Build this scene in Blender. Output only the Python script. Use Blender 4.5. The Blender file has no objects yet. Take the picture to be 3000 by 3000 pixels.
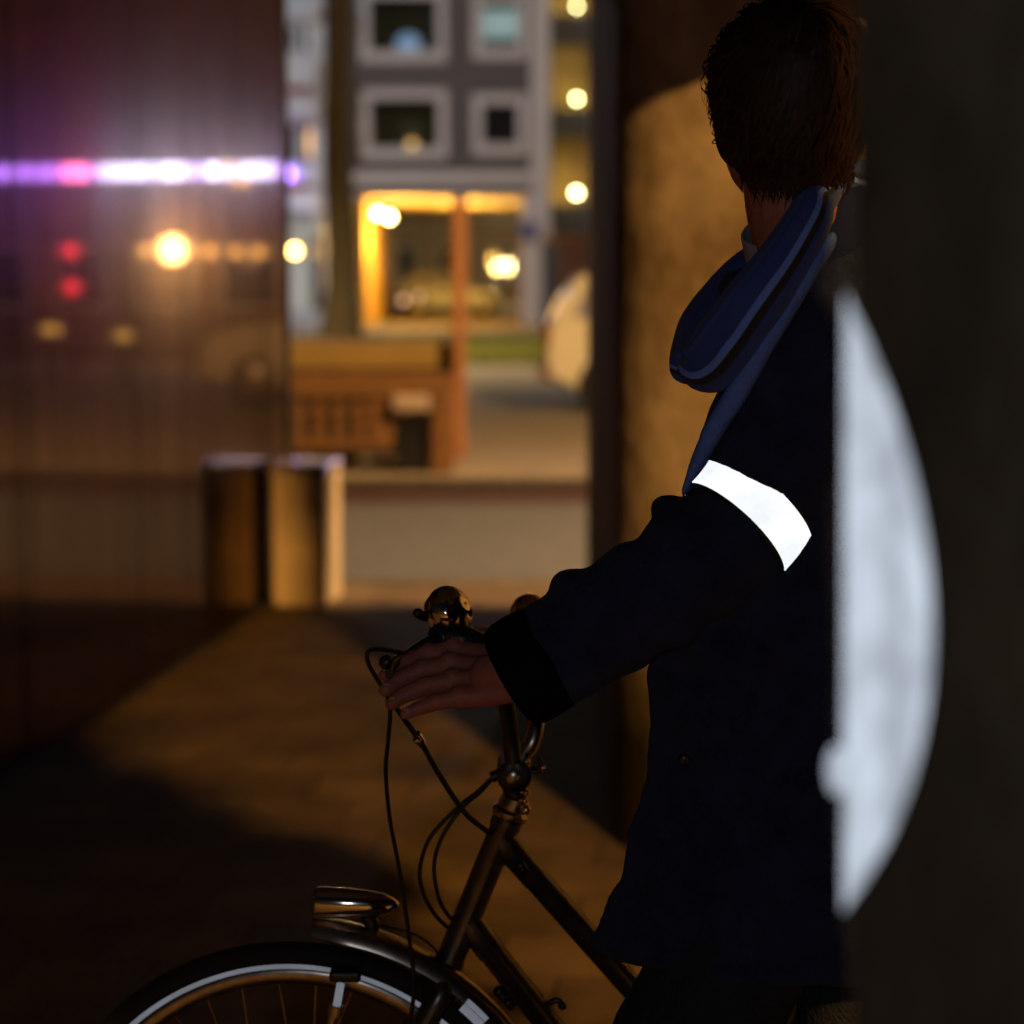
import bpy, bmesh, math, random
from mathutils import Vector, Matrix, noise

random.seed(7)
scene = bpy.context.scene
COL = scene.collection
R = math.radians
F = 6250.0                                  # focal length in photograph pixels
CAM_H = 1.53
PITCH = math.atan(700.0 / F)

# ------------------------------------------------------------------ camera
cam_d = bpy.data.cameras.new('camera')
cam = bpy.data.objects.new('camera', cam_d)
COL.objects.link(cam)
cam.location = (0, 0, CAM_H)
cam.rotation_euler = (math.pi / 2 - PITCH, 0, 0)
cam_d.sensor_fit = 'HORIZONTAL'
cam_d.sensor_width = 24.0
cam_d.lens = 50.0
cam_d.clip_start = 0.02
cam_d.clip_end = 1500
cam_d.dof.use_dof = True
cam_d.dof.focus_distance = 2.50
cam_d.dof.aperture_fstop = 2.0
cam_d.dof.aperture_blades = 0
scene.camera = cam

# ------------------------------------------------------------------ night sky and moon
world = bpy.data.worlds.new('World')
scene.world = world
world.use_nodes = True
wn = world.node_tree
for n in list(wn.nodes):
    wn.nodes.remove(n)
sky = wn.nodes.new('ShaderNodeTexSky')
sky.sky_type = 'NISHITA'
sky.sun_disc = False
sky.sun_elevation = R(1.5)
sky.sun_rotation = R(200)
bg = wn.nodes.new('ShaderNodeBackground')
bg.inputs['Strength'].default_value = 0.004
wo = wn.nodes.new('ShaderNodeOutputWorld')
wn.links.new(sky.outputs[0], bg.inputs[0])
wn.links.new(bg.outputs[0], wo.inputs[0])
moon_d = bpy.data.lights.new('moon', 'SUN')
moon_d.energy = 0.01
moon_d.angle = R(0.5)
moon_d.color = (1, 0.95, 0.88)
moon = bpy.data.objects.new('moon', moon_d)
COL.objects.link(moon)
moon.rotation_euler = (R(55), 0, R(20))

# the photographer's own small light beside the lens: it is what makes the reflective bands glow
fl_d = bpy.data.lights.new('camera_flash', 'POINT')
fl_d.energy = 11.0
fl_d.color = (0.90, 0.95, 1.0)
fl_d.shadow_soft_size = 0.02
fl = bpy.data.objects.new('camera_flash', fl_d)
COL.objects.link(fl)
fl.location = (-0.03, -0.03, CAM_H + 0.06)

vs = scene.view_settings
vs.view_transform = 'Standard'
vs.look = 'None'
vs.exposure = 0.0
vs.gamma = 1.0
vs.use_curve_mapping = False
cy = scene.cycles
cy.use_denoising = True
try:
    cy.denoiser = 'OPENIMAGEDENOISE'
except Exception:
    pass
cy.sample_clamp_indirect = 12.0
cy.max_bounces = 6
cy.diffuse_bounces = 3
cy.glossy_bounces = 4
cy.caustics_reflective = False
cy.caustics_refractive = False


# ------------------------------------------------------------------ helpers
def at(px, py, d):
    """point at ground distance d seen at photograph pixel (px, py)"""
    u = (px - 1500) / F
    v = (1500 - py) / F
    y = math.cos(PITCH) + v * math.sin(PITCH)
    z = -math.sin(PITCH) + v * math.cos(PITCH)
    s = d / y
    return Vector((u * s, d, CAM_H + z * s))


def xat(px, d):
    return (px - 1500) / F * d


def zat(py, d):
    return at(1500, py, d).z


class MB:
    """collects simple shapes; build() links them as ONE mesh object"""
    def __init__(self):
        self.v = []
        self.f = []
        self.uv = {}

    def quad(self, a, b, c, d):
        i = len(self.v)
        self.v += [Vector(a), Vector(b), Vector(c), Vector(d)]
        self.f.append((i, i + 1, i + 2, i + 3))

    def poly(self, pts):
        i = len(self.v)
        self.v += [Vector(p) for p in pts]
        self.f.append(tuple(range(i, i + len(pts))))

    def box(self, x0, x1, y0, y1, z0, z1):
        i = len(self.v)
        for z in (z0, z1):
            for x, y in ((x0, y0), (x1, y0), (x1, y1), (x0, y1)):
                self.v.append(Vector((x, y, z)))
        for q in ((3, 2, 1, 0), (4, 5, 6, 7), (0, 1, 5, 4), (1, 2, 6, 5), (2, 3, 7, 6), (3, 0, 4, 7)):
            self.f.append(tuple(i + k for k in q))
        return self

    def prism(self, pts, z0, z1):
        """vertical prism over a counter-clockwise outline"""
        n = len(pts)
        i = len(self.v)
        self.v += [Vector((p[0], p[1], z0)) for p in pts] + [Vector((p[0], p[1], z1)) for p in pts]
        self.f.append(tuple(i + k for k in reversed(range(n))))
        self.f.append(tuple(i + n + k for k in range(n)))
        for k in range(n):
            l = (k + 1) % n
            self.f.append((i + k, i + l, i + n + l, i + n + k))
        return self

    def side_prism(self, pts, y0, y1):
        """outline in x,z pushed through y"""
        n = len(pts)
        i = len(self.v)
        self.v += [Vector((p[0], y0, p[1])) for p in pts] + [Vector((p[0], y1, p[1])) for p in pts]
        self.f.append(tuple(i + k for k in range(n)))
        self.f.append(tuple(i + n + k for k in reversed(range(n))))
        for k in range(n):
            l = (k + 1) % n
            self.f.append((i + l, i + k, i + n + k, i + n + l))
        return self

    def loft(self, rings, cap=True, closed=False, uv=None):
        n = len(rings[0])
        i = len(self.v)
        for r in rings:
            self.v += [Vector(p) for p in r]
        m = len(rings)
        for a in range(m if closed else m - 1):
            b = (a + 1) % m
            for k in range(n):
                l = (k + 1) % n
                self.f.append((i + a * n + k, i + a * n + l, i + b * n + l, i + b * n + k))
        if cap and not closed:
            self.f.append(tuple(i + k for k in reversed(range(n))))
            self.f.append(tuple(i + (m - 1) * n + k for k in range(n)))
        return self

    def tube(self, pts, r, n=10, cap=True, closed=False, flat=1.0, up=None):
        """tube through points; r a number or a list; flat squeezes the second axis"""
        pts = [Vector(p) for p in pts]
        m = len(pts)
        rr = r if isinstance(r, (list, tuple)) else [r] * m
        rings = []
        prev = None
        for k in range(m):
            if closed:
                t = pts[(k + 1) % m] - pts[k - 1]
            else:
                t = pts[min(k + 1, m - 1)] - pts[max(k - 1, 0)]
            t.normalize()
            if prev is None:
                ref = Vector(up) if up else (Vector((0, 0, 1)) if abs(t.z) < 0.9 else Vector((1, 0, 0)))
                a = ref - t * ref.dot(t)
            else:
                a = prev - t * prev.dot(t)
            a.normalize()
            prev = a
            b = t.cross(a)
            rings.append([pts[k] + (a * math.cos(q) + b * (math.sin(q) * flat)) * rr[k]
                          for q in (2 * math.pi * j / n for j in range(n))])
        return self.loft(rings, cap, closed)

    def lathe(self, c, axis, prof, n=20):
        """profile of (distance along axis, radius) turned about axis through c"""
        c = Vector(c)
        t = Vector(axis).normalized()
        ref = Vector((0, 0, 1)) if abs(t.z) < 0.9 else Vector((1, 0, 0))
        a = (ref - t * ref.dot(t)).normalized()
        b = t.cross(a)
        rings = [[c + t * h + (a * math.cos(q) + b * math.sin(q)) * max(r, 1e-4)
                  for q in (2 * math.pi * j / n for j in range(n))] for h, r in prof]
        return self.loft(rings)

    def ball(self, c, rx, ry=None, rz=None, n=16, m=10, rot=None):
        ry = rx if ry is None else ry
        rz = rx if rz is None else rz
        c = Vector(c)
        rings = []
        for k in range(m + 1):
            th = math.pi * k / m
            th = min(max(th, 0.02), math.pi - 0.02)
            ring = []
            for j in range(n):
                q = 2 * math.pi * j / n
                p = Vector((rx * math.sin(th) * math.cos(q), ry * math.sin(th) * math.sin(q), -rz * math.cos(th)))
                if rot:
                    p = rot @ p
                ring.append(c + p)
            rings.append(ring)
        return self.loft(rings)

    def build(self, name, mat, parent=None, smooth=None, bevel=0, origin=None):
        me = bpy.data.meshes.new(name)
        o = bpy.data.objects.new(name, me)
        COL.objects.link(o)
        org = Vector((0, 0, 0))
        if parent is not None:
            org = world_loc(parent)
            o.parent = parent
        if origin is not None:
            o.location = Vector(origin) - org
            org = Vector(origin)
        me.from_pydata([tuple(p - org) for p in self.v], [], self.f)
        me.update()
        if mat is not None:
            me.materials.append(mat)
        if smooth is not None:
            me.polygons.foreach_set('use_smooth', [True] * len(me.polygons))
            if smooth < 170:
                me.set_sharp_from_angle(angle=R(smooth))
        if bevel:
            b = o.modifiers.new('bevel', 'BEVEL')
            b.width = bevel
            b.segments = 2
            b.limit_method = 'ANGLE'
            b.angle_limit = R(40)
        return o


def world_loc(o):
    p = Vector((0, 0, 0))
    while o is not None:
        p += o.location
        o = o.parent
    return p


def thing(name, label, cat, loc, group=None):
    o = bpy.data.objects.new(name, None)
    COL.objects.link(o)
    o.empty_display_size = 0.1
    o.location = loc
    return tag(o, label, cat, group)


def tag(o, label, cat, group=None, kind=None):
    o['label'] = label
    o['category'] = cat
    if group:
        o['group'] = group
    if kind:
        o['kind'] = kind
    return o


def structure(o, label=None):
    o['kind'] = 'structure'
    if label:
        o['label'] = label
    return o


def lamp(name, loc, watts, color, size, parent=None, spot=None, aim=None):
    d = bpy.data.lights.new(name, 'SPOT' if spot else 'POINT')
    d.energy = watts
    d.color = color
    d.shadow_soft_size = size
    if spot:
        d.spot_size = R(spot)
        d.spot_blend = 0.6
    o = bpy.data.objects.new(name, d)
    COL.objects.link(o)
    if parent is not None:
        o.parent = parent
        o.location = Vector(loc) - world_loc(parent)
    else:
        o.location = loc
    if aim is not None:
        o.rotation_euler = (Vector(aim) - Vector(loc)).to_track_quat('-Z', 'Y').to_euler()
    return o


def copy_tree(o, parent=None, delta=None):
    c = o.copy()
    COL.objects.link(c)
    c.parent = parent
    if delta is not None:
        c.location = o.location + Vector(delta)
    for ch in o.children:
        copy_tree(ch, c)
    return c


def arc(c, r, a0, a1, n, plane='xz'):
    out = []
    for k in range(n + 1):
        a = R(a0 + (a1 - a0) * k / n)
        if plane == 'xz':
            out.append(Vector((c[0] + r * math.cos(a), c[1], c[2] + r * math.sin(a))))
    return out


def spline(ctrl, per=8):
    """Catmull-Rom through control points"""
    p = [Vector(q) for q in ctrl]
    p = [p[0] * 2 - p[1]] + p + [p[-1] * 2 - p[-2]]
    out = []
    for i in range(1, len(p) - 2):
        for k in range(per):
            t = k / per
            a, b, c, d = p[i - 1], p[i], p[i + 1], p[i + 2]
            out.append(0.5 * ((2 * b) + (c - a) * t + (2 * a - 5 * b + 4 * c - d) * t * t + (3 * b - a - 3 * c + d) * t ** 3))
    out.append(p[-2])
    return out


def lerp_list(vals, n):
    out = []
    for k in range(n):
        t = k / (n - 1) * (len(vals) - 1)
        i = min(int(t), len(vals) - 2)
        out.append(vals[i] + (vals[i + 1] - vals[i]) * (t - i))
    return out


# ------------------------------------------------------------------ materials
def mat(name, col, rough=0.6, metal=0.0, var=0.0, vscale=5.0, bump=0.0, bscale=60.0, spec=0.5, stretch=None, sheen=0.0, col2=None):
    m = bpy.data.materials.new(name)
    m.use_nodes = True
    nt = m.node_tree
    b = nt.nodes['Principled BSDF']
    b.inputs['Base Color'].default_value = (*col, 1)
    b.inputs['Roughness'].default_value = rough
    b.inputs['Metallic'].default_value = metal
    b.inputs['Specular IOR Level'].default_value = spec
    if sheen:
        b.inputs['Sheen Weight'].default_value = sheen
    tc = nt.nodes.new('ShaderNodeTexCoord')
    vec = tc.outputs['Object']
    if stretch:
        mp = nt.nodes.new('ShaderNodeMapping')
        mp.inputs['Scale'].default_value = stretch
        nt.links.new(vec, mp.inputs[0])
        vec = mp.outputs[0]
    if var:
        nz = nt.nodes.new('ShaderNodeTexNoise')
        nz.inputs['Scale'].default_value = vscale
        nz.inputs['Detail'].default_value = 6
        nz.inputs['Roughness'].default_value = 0.65
        nt.links.new(vec, nz.inputs['Vector'])
        rp = nt.nodes.new('ShaderNodeValToRGB')
        lo = col2 if col2 else tuple(c * (1 - var) for c in col)
        hi = tuple(min(1, c * (1 + var)) for c in col)
        rp.color_ramp.elements[0].color = (*lo, 1)
        rp.color_ramp.elements[0].position = 0.32
        rp.color_ramp.elements[1].color = (*hi, 1)
        rp.color_ramp.elements[1].position = 0.68
        nt.links.new(nz.outputs['Fac'], rp.inputs[0])
        nt.links.new(rp.outputs[0], b.inputs['Base Color'])
    if bump:
        nb = nt.nodes.new('ShaderNodeTexNoise')
        nb.inputs['Scale'].default_value = bscale
        nb.inputs['Detail'].default_value = 5
        nt.links.new(vec, nb.inputs['Vector'])
        bp = nt.nodes.new('ShaderNodeBump')
        bp.inputs['Strength'].default_value = bump
        bp.inputs['Distance'].default_value = 0.02
        nt.links.new(nb.outputs['Fac'], bp.inputs['Height'])
        nt.links.new(bp.outputs[0], b.inputs['Normal'])
    return m


def glow(name, col, strength):
    m = bpy.data.materials.new(name)
    m.use_nodes = True
    b = m.node_tree.nodes['Principled BSDF']
    b.inputs['Base Color'].default_value = (*[min(0.8, c) for c in col], 1)
    b.inputs['Emission Color'].default_value = (*col, 1)
    b.inputs['Emission Strength'].default_value = strength
    return m


def retro(name, col, rough, base=(0.35, 0.36, 0.38), scale=22, low=0.82):
    """retro-reflective sheeting: a gloss lobe that returns light towards where it came from"""
    m = bpy.data.materials.new(name)
    m.use_nodes = True
    nt = m.node_tree
    for n in list(nt.nodes):
        nt.nodes.remove(n)
    out = nt.nodes.new('ShaderNodeOutputMaterial')
    g = nt.nodes.new('ShaderNodeNewGeometry')
    gl = nt.nodes.new('ShaderNodeBsdfGlossy')
    gl.distribution = 'GGX'
    gl.inputs['Roughness'].default_value = rough
    nt.links.new(g.outputs['Incoming'], gl.inputs['Normal'])
    tc = nt.nodes.new('ShaderNodeTexCoord')
    nz = nt.nodes.new('ShaderNodeTexNoise')
    nz.inputs['Scale'].default_value = scale
    nz.inputs['Detail'].default_value = 6
    nt.links.new(tc.outputs['Object'], nz.inputs['Vector'])
    rp = nt.nodes.new('ShaderNodeValToRGB')
    rp.color_ramp.elements[0].color = (*[c * low for c in col], 1)
    rp.color_ramp.elements[0].position = 0.33
    rp.color_ramp.elements[1].color = (*col, 1)
    rp.color_ramp.elements[1].position = 0.62
    nt.links.new(nz.outputs['Fac'], rp.inputs[0])
    nt.links.new(rp.outputs[0], gl.inputs['Color'])
    df = nt.nodes.new('ShaderNodeBsdfDiffuse')
    df.inputs['Color'].default_value = (*base, 1)
    mx = nt.nodes.new('ShaderNodeMixShader')
    mx.inputs[0].default_value = 0.85
    nt.links.new(df.outputs[0], mx.inputs[1])
    nt.links.new(gl.outputs[0], mx.inputs[2])
    nt.links.new(mx.outputs[0], out.inputs[0])
    return m


M = {}
M['paving'] = mat('paving_brick', (0.165, 0.112, 0.058), 0.75, var=0.4, vscale=3, bump=0.5, bscale=45, spec=0.3)


def add_joints(m, bw, bh, depth):
    """fine relief of brick joints over a ground material"""
    nt = m.node_tree
    b = nt.nodes['Principled BSDF']
    tc = nt.nodes.new('ShaderNodeTexCoord')
    mp = nt.nodes.new('ShaderNodeMapping')
    mp.inputs['Rotation'].default_value = (0, 0, R(7))
    nt.links.new(tc.outputs['Object'], mp.inputs[0])
    br = nt.nodes.new('ShaderNodeTexBrick')
    br.inputs['Scale'].default_value = 1.0
    br.inputs['Brick Width'].default_value = bw
    br.inputs['Row Height'].default_value = bh
    br.inputs['Mortar Size'].default_value = 0.006
    br.inputs['Mortar Smooth'].default_value = 0.6
    br.inputs['Color1'].default_value = (1, 1, 1, 1)
    br.inputs['Color2'].default_value = (0.62, 0.62, 0.62, 1)
    br.inputs['Mortar'].default_value = (0.45, 0.45, 0.45, 1)
    nt.links.new(mp.outputs[0], br.inputs['Vector'])
    old = b.inputs['Normal'].links[0].from_node
    bp = nt.nodes.new('ShaderNodeBump')
    bp.inputs['Strength'].default_value = 0.7
    bp.inputs['Distance'].default_value = depth
    bp.invert = True
    nt.links.new(br.outputs['Fac'], bp.inputs['Height'])
    nt.links.new(old.outputs[0], bp.inputs['Normal'])
    nt.links.new(bp.outputs[0], b.inputs['Normal'])
    src = b.inputs['Base Color'].links[0].from_socket
    mx = nt.nodes.new('ShaderNodeMix')
    mx.data_type = 'RGBA'
    mx.blend_type = 'MULTIPLY'
    mx.inputs['Factor'].default_value = 1.0
    nt.links.new(src, mx.inputs['A'])
    nt.links.new(br.outputs['Color'], mx.inputs['B'])
    nt.links.new(mx.outputs['Result'], b.inputs['Base Color'])


add_joints(M['paving'], 0.30, 0.30, 0.012)
M['asphalt'] = mat('asphalt', (0.115, 0.12, 0.135), 0.8, var=0.2, vscale=8, bump=0.4, bscale=90, spec=0.3)
M['red_strip'] = mat('red_gutter_brick', (0.060, 0.027, 0.032), 0.8, var=0.3, vscale=10, bump=0.4, bscale=60)
M['kerb'] = mat('kerb_stone', (0.05, 0.038, 0.025), 0.8, var=0.3, vscale=10)
M['pavement'] = mat('pavement_slabs', (0.30, 0.25, 0.18), 0.8, var=0.15, vscale=2)
M['grass'] = mat('grass', (0.17, 0.175, 0.012), 0.8, var=0.4, vscale=6)
M['white_paint'] = mat('white_paint', (0.66, 0.67, 0.72), 0.5, var=0.06, vscale=3)
M['grey_brick'] = mat('grey_brick', (0.135, 0.13, 0.135), 0.8, var=0.15, vscale=6)
M['dark_render'] = mat('dark_render', (0.10, 0.10, 0.105), 0.8, var=0.2, vscale=4)
M['pale_panel'] = mat('pale_panel', (0.62, 0.66, 0.72), 0.5, var=0.08, vscale=2)
M['red_trim'] = mat('red_trim', (0.35, 0.03, 0.02), 0.5)
M['ochre_wall'] = mat('ochre_plaster', (0.62, 0.38, 0.10), 0.7, var=0.1, vscale=3)
M['cream_ceiling'] = mat('cream_ceiling', (0.75, 0.62, 0.35), 0.7, var=0.05)
M['brown_wall'] = mat('brown_brick', (0.22, 0.11, 0.07), 0.8, var=0.3, vscale=3)
M['blue_sign'] = mat('blue_enamel', (0.03, 0.08, 0.35), 0.4)
M['dark_glass'] = mat('dark_window_glass', (0.012, 0.016, 0.022), 0.05, spec=0.6)
M['room'] = mat('room_wall', (0.10, 0.11, 0.12), 0.8)
M['bark'] = mat('bark', (0.075, 0.055, 0.03), 0.9, var=0.4, vscale=6, bump=0.8, bscale=20, stretch=(3, 3, 0.6))
M['leaf'] = mat('leaf', (0.05, 0.07, 0.02), 0.7, var=0.4, vscale=4)
M['wood'] = mat('bench_wood', (0.19, 0.088, 0.026), 0.55, var=0.35, vscale=9, stretch=(1, 1, 6))
M['post_wood'] = mat('post_wood', (0.36, 0.15, 0.055), 0.6, var=0.25, vscale=8, stretch=(4, 4, 0.6))
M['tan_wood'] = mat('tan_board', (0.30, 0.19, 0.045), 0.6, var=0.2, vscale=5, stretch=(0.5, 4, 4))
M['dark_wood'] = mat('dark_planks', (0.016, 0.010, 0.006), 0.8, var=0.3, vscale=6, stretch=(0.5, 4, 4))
M['bollard'] = mat('brown_bollard_paint', (0.30, 0.14, 0.10), 0.5, var=0.15, vscale=8)
M['paper'] = mat('paper_bag', (0.42, 0.33, 0.25), 0.8, var=0.15, vscale=10)
M['black_plastic'] = mat('black_plastic', (0.012, 0.012, 0.012), 0.4)
M['cream_car'] = mat('cream_car_paint', (0.88, 0.82, 0.60), 0.25, spec=0.6)
M['dark_car'] = mat('dark_car_paint', (0.03, 0.03, 0.035), 0.25, spec=0.6)
M['car_glass'] = mat('car_glass', (0.35, 0.36, 0.45), 0.08, spec=0.8)
M['tyre'] = mat('tyre_rubber', (0.015, 0.015, 0.015), 0.75, spec=0.3)
M['chrome'] = mat('chrome', (0.62, 0.60, 0.57), 0.09, 1.0)
M['worn_chrome'] = mat('worn_chrome', (0.45, 0.40, 0.36), 0.28, 1.0, var=0.3, vscale=30)
M['brass'] = mat('brass', (0.85, 0.55, 0.18), 0.22, 1.0)
M['frame_paint'] = mat('brown_bike_paint', (0.13, 0.118, 0.108), 0.32, 0.85, var=0.25, vscale=40, spec=0.7)
M['black_metal'] = mat('black_metal', (0.012, 0.011, 0.010), 0.35, spec=0.5)
M['cable'] = mat('cable_housing', (0.010, 0.008, 0.007), 0.5)
M['rubber'] = mat('black_rubber', (0.014, 0.014, 0.014), 0.65)
M['steel'] = mat('dark_steel', (0.03, 0.026, 0.022), 0.5, 0.3)
M['stone_block'] = mat('stone_block', (0.74, 0.58, 0.38), 0.35, var=0.12, vscale=8, spec=0.6)
M['concrete_deck'] = mat('concrete_deck', (0.12, 0.11, 0.10), 0.9, var=0.2, vscale=2)
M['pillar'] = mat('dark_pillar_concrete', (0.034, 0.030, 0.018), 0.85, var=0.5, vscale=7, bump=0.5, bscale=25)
M['skin'] = mat('skin', (0.35, 0.125, 0.095), 0.5, var=0.12, vscale=30, bump=0.15, bscale=120, spec=0.35)
M['hair'] = mat('dark_brown_hair', (0.022, 0.010, 0.0045), 0.55, var=0.7, vscale=60, spec=0.25)
M['coat'] = mat('navy_wool_coat', (0.019, 0.027, 0.078), 0.9, var=0.35, vscale=25, bump=0.5, bscale=220, spec=0.15, sheen=0.05)
M['cuff'] = mat('black_knit_cuff', (0.005, 0.005, 0.006), 0.95, bump=0.6, bscale=200, spec=0.1)
M['trousers'] = mat('slate_trousers', (0.022, 0.028, 0.040), 0.9, var=0.2, vscale=40, bump=0.4, bscale=180, spec=0.15)
M['shirt'] = mat('pale_shirt', (0.42, 0.40, 0.50), 0.8, var=0.1, vscale=30)
M['leather'] = mat('black_leather', (0.012, 0.010, 0.009), 0.45, bump=0.2, bscale=80)
M['bag'] = mat('black_canvas_bag', (0.020, 0.020, 0.014), 0.8, bump=0.4, bscale=120)
M['retro_white'] = retro('retroreflective_band', (1.0, 1.0, 1.0), 0.30)
M['retro_old'] = retro('weathered_retroreflective', (0.142, 0.152, 0.168), 0.30, base=(0.2, 0.2, 0.2), scale=26, low=0.55)
M['retro_tyre'] = retro('retroreflective_tyre_stripe', (0.20, 0.20, 0.225), 0.30, base=(0.12, 0.12, 0.12))
M['violet_neon'] = glow('violet_neon', (0.34, 0.16, 1.0), 20)
M['blue_neon'] = glow('blue_white_led', (0.50, 0.56, 1.0), 40)
M['pink_neon'] = glow('pink_neon', (1.0, 0.20, 0.62), 28)
M['lamp_white'] = glow('lamp_white', (0.85, 0.88, 1.0), 12)
M['lamp_warm'] = glow('lamp_warm', (1.0, 0.78, 0.30), 60)
M['kiosk_glow'] = glow('kiosk_glow', (1.0, 0.62, 0.17), 15)
M['path_glow'] = glow('path_glow', (1.0, 0.62, 0.15), 4)
M['kiosk_dim'] = glow('kiosk_dim', (1.0, 0.55, 0.14), 16)
M['lamp_amber'] = glow('lamp_amber', (1.0, 0.55, 0.13), 30)
M['lamp_far'] = glow('lamp_far', (1.0, 0.75, 0.30), 9)
M['lamp_lime'] = glow('lamp_lime', (1.0, 0.93, 0.42), 26)
M['lamp_red'] = glow('lamp_red', (1.0, 0.03, 0.06), 14)
M['sodium'] = glow('sodium_lantern', (1.0, 0.48, 0.12), 8)
M['blind'] = glow('lit_blind', (0.55, 0.72, 0.70), 0.42)
M['screen'] = glow('screen_light', (0.35, 0.5, 0.75), 0.5)
M['shop_glow'] = glow('lit_shop_interior', (0.80, 0.70, 0.60), 0.42)
M['warm_shade'] = glow('lit_lamp_shade', (1.0, 0.5, 0.15), 1.6)


def striped(name, cols):
    m = bpy.data.materials.new(name)
    m.use_nodes = True
    nt = m.node_tree
    b = nt.nodes['Principled BSDF']
    b.inputs['Roughness'].default_value = 0.95
    b.inputs['Specular IOR Level'].default_value = 0.1
    b.inputs['Sheen Weight'].default_value = 0.1
    uv = nt.nodes.new('ShaderNodeUVMap')
    uv.uv_map = 'UVMap'
    sp = nt.nodes.new('ShaderNodeSeparateXYZ')
    nt.links.new(uv.outputs[0], sp.inputs[0])
    rp = nt.nodes.new('ShaderNodeValToRGB')
    rp.color_ramp.interpolation = 'LINEAR'
    e = rp.color_ramp.elements
    e[0].position = cols[0][0]
    e[0].color = (*cols[0][1], 1)
    e[1].position = cols[-1][0]
    e[1].color = (*cols[-1][1], 1)
    for p, c in cols[1:-1]:
        q = e.new(p)
        q.color = (*c, 1)
    nt.links.new(sp.outputs[1], rp.inputs[0])
    nt.links.new(rp.outputs[0], b.inputs['Base Color'])
    tc = nt.nodes.new('ShaderNodeTexCoord')
    nb = nt.nodes.new('ShaderNodeTexNoise')
    nb.inputs['Scale'].default_value = 260
    nt.links.new(tc.outputs['Object'], nb.inputs['Vector'])
    bp = nt.nodes.new('ShaderNodeBump')
    bp.inputs['Strength'].default_value = 0.5
    bp.inputs['Distance'].default_value = 0.004
    nt.links.new(nb.outputs['Fac'], bp.inputs['Height'])
    nt.links.new(bp.outputs[0], b.inputs['Normal'])
    return m


def mottled_concrete():
    """mottled brown concrete, darker towards the foot with an uneven edge"""
    m = mat('mottled_concrete', (0.52, 0.44, 0.375), 0.8, var=0.25, vscale=2.2, bump=0.35, bscale=14, spec=0.25, col2=(0.19, 0.14, 0.095))
    nt = m.node_tree
    b = nt.nodes['Principled BSDF']
    src = b.inputs['Base Color'].links[0].from_socket
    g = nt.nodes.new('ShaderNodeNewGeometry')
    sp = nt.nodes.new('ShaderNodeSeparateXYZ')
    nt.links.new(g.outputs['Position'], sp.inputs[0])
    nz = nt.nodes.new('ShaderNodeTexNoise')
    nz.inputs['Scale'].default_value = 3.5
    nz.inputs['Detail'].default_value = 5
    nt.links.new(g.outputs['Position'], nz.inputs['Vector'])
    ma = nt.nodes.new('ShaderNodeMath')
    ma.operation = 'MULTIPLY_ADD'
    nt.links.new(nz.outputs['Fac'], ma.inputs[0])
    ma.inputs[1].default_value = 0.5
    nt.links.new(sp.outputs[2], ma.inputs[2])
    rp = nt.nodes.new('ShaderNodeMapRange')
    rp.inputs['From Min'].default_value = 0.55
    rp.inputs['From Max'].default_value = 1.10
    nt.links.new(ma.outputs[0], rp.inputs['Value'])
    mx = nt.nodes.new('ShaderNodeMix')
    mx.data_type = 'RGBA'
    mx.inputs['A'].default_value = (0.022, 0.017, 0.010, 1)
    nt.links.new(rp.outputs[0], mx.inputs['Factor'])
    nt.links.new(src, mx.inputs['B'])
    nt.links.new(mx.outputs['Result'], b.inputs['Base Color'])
    return m


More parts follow.
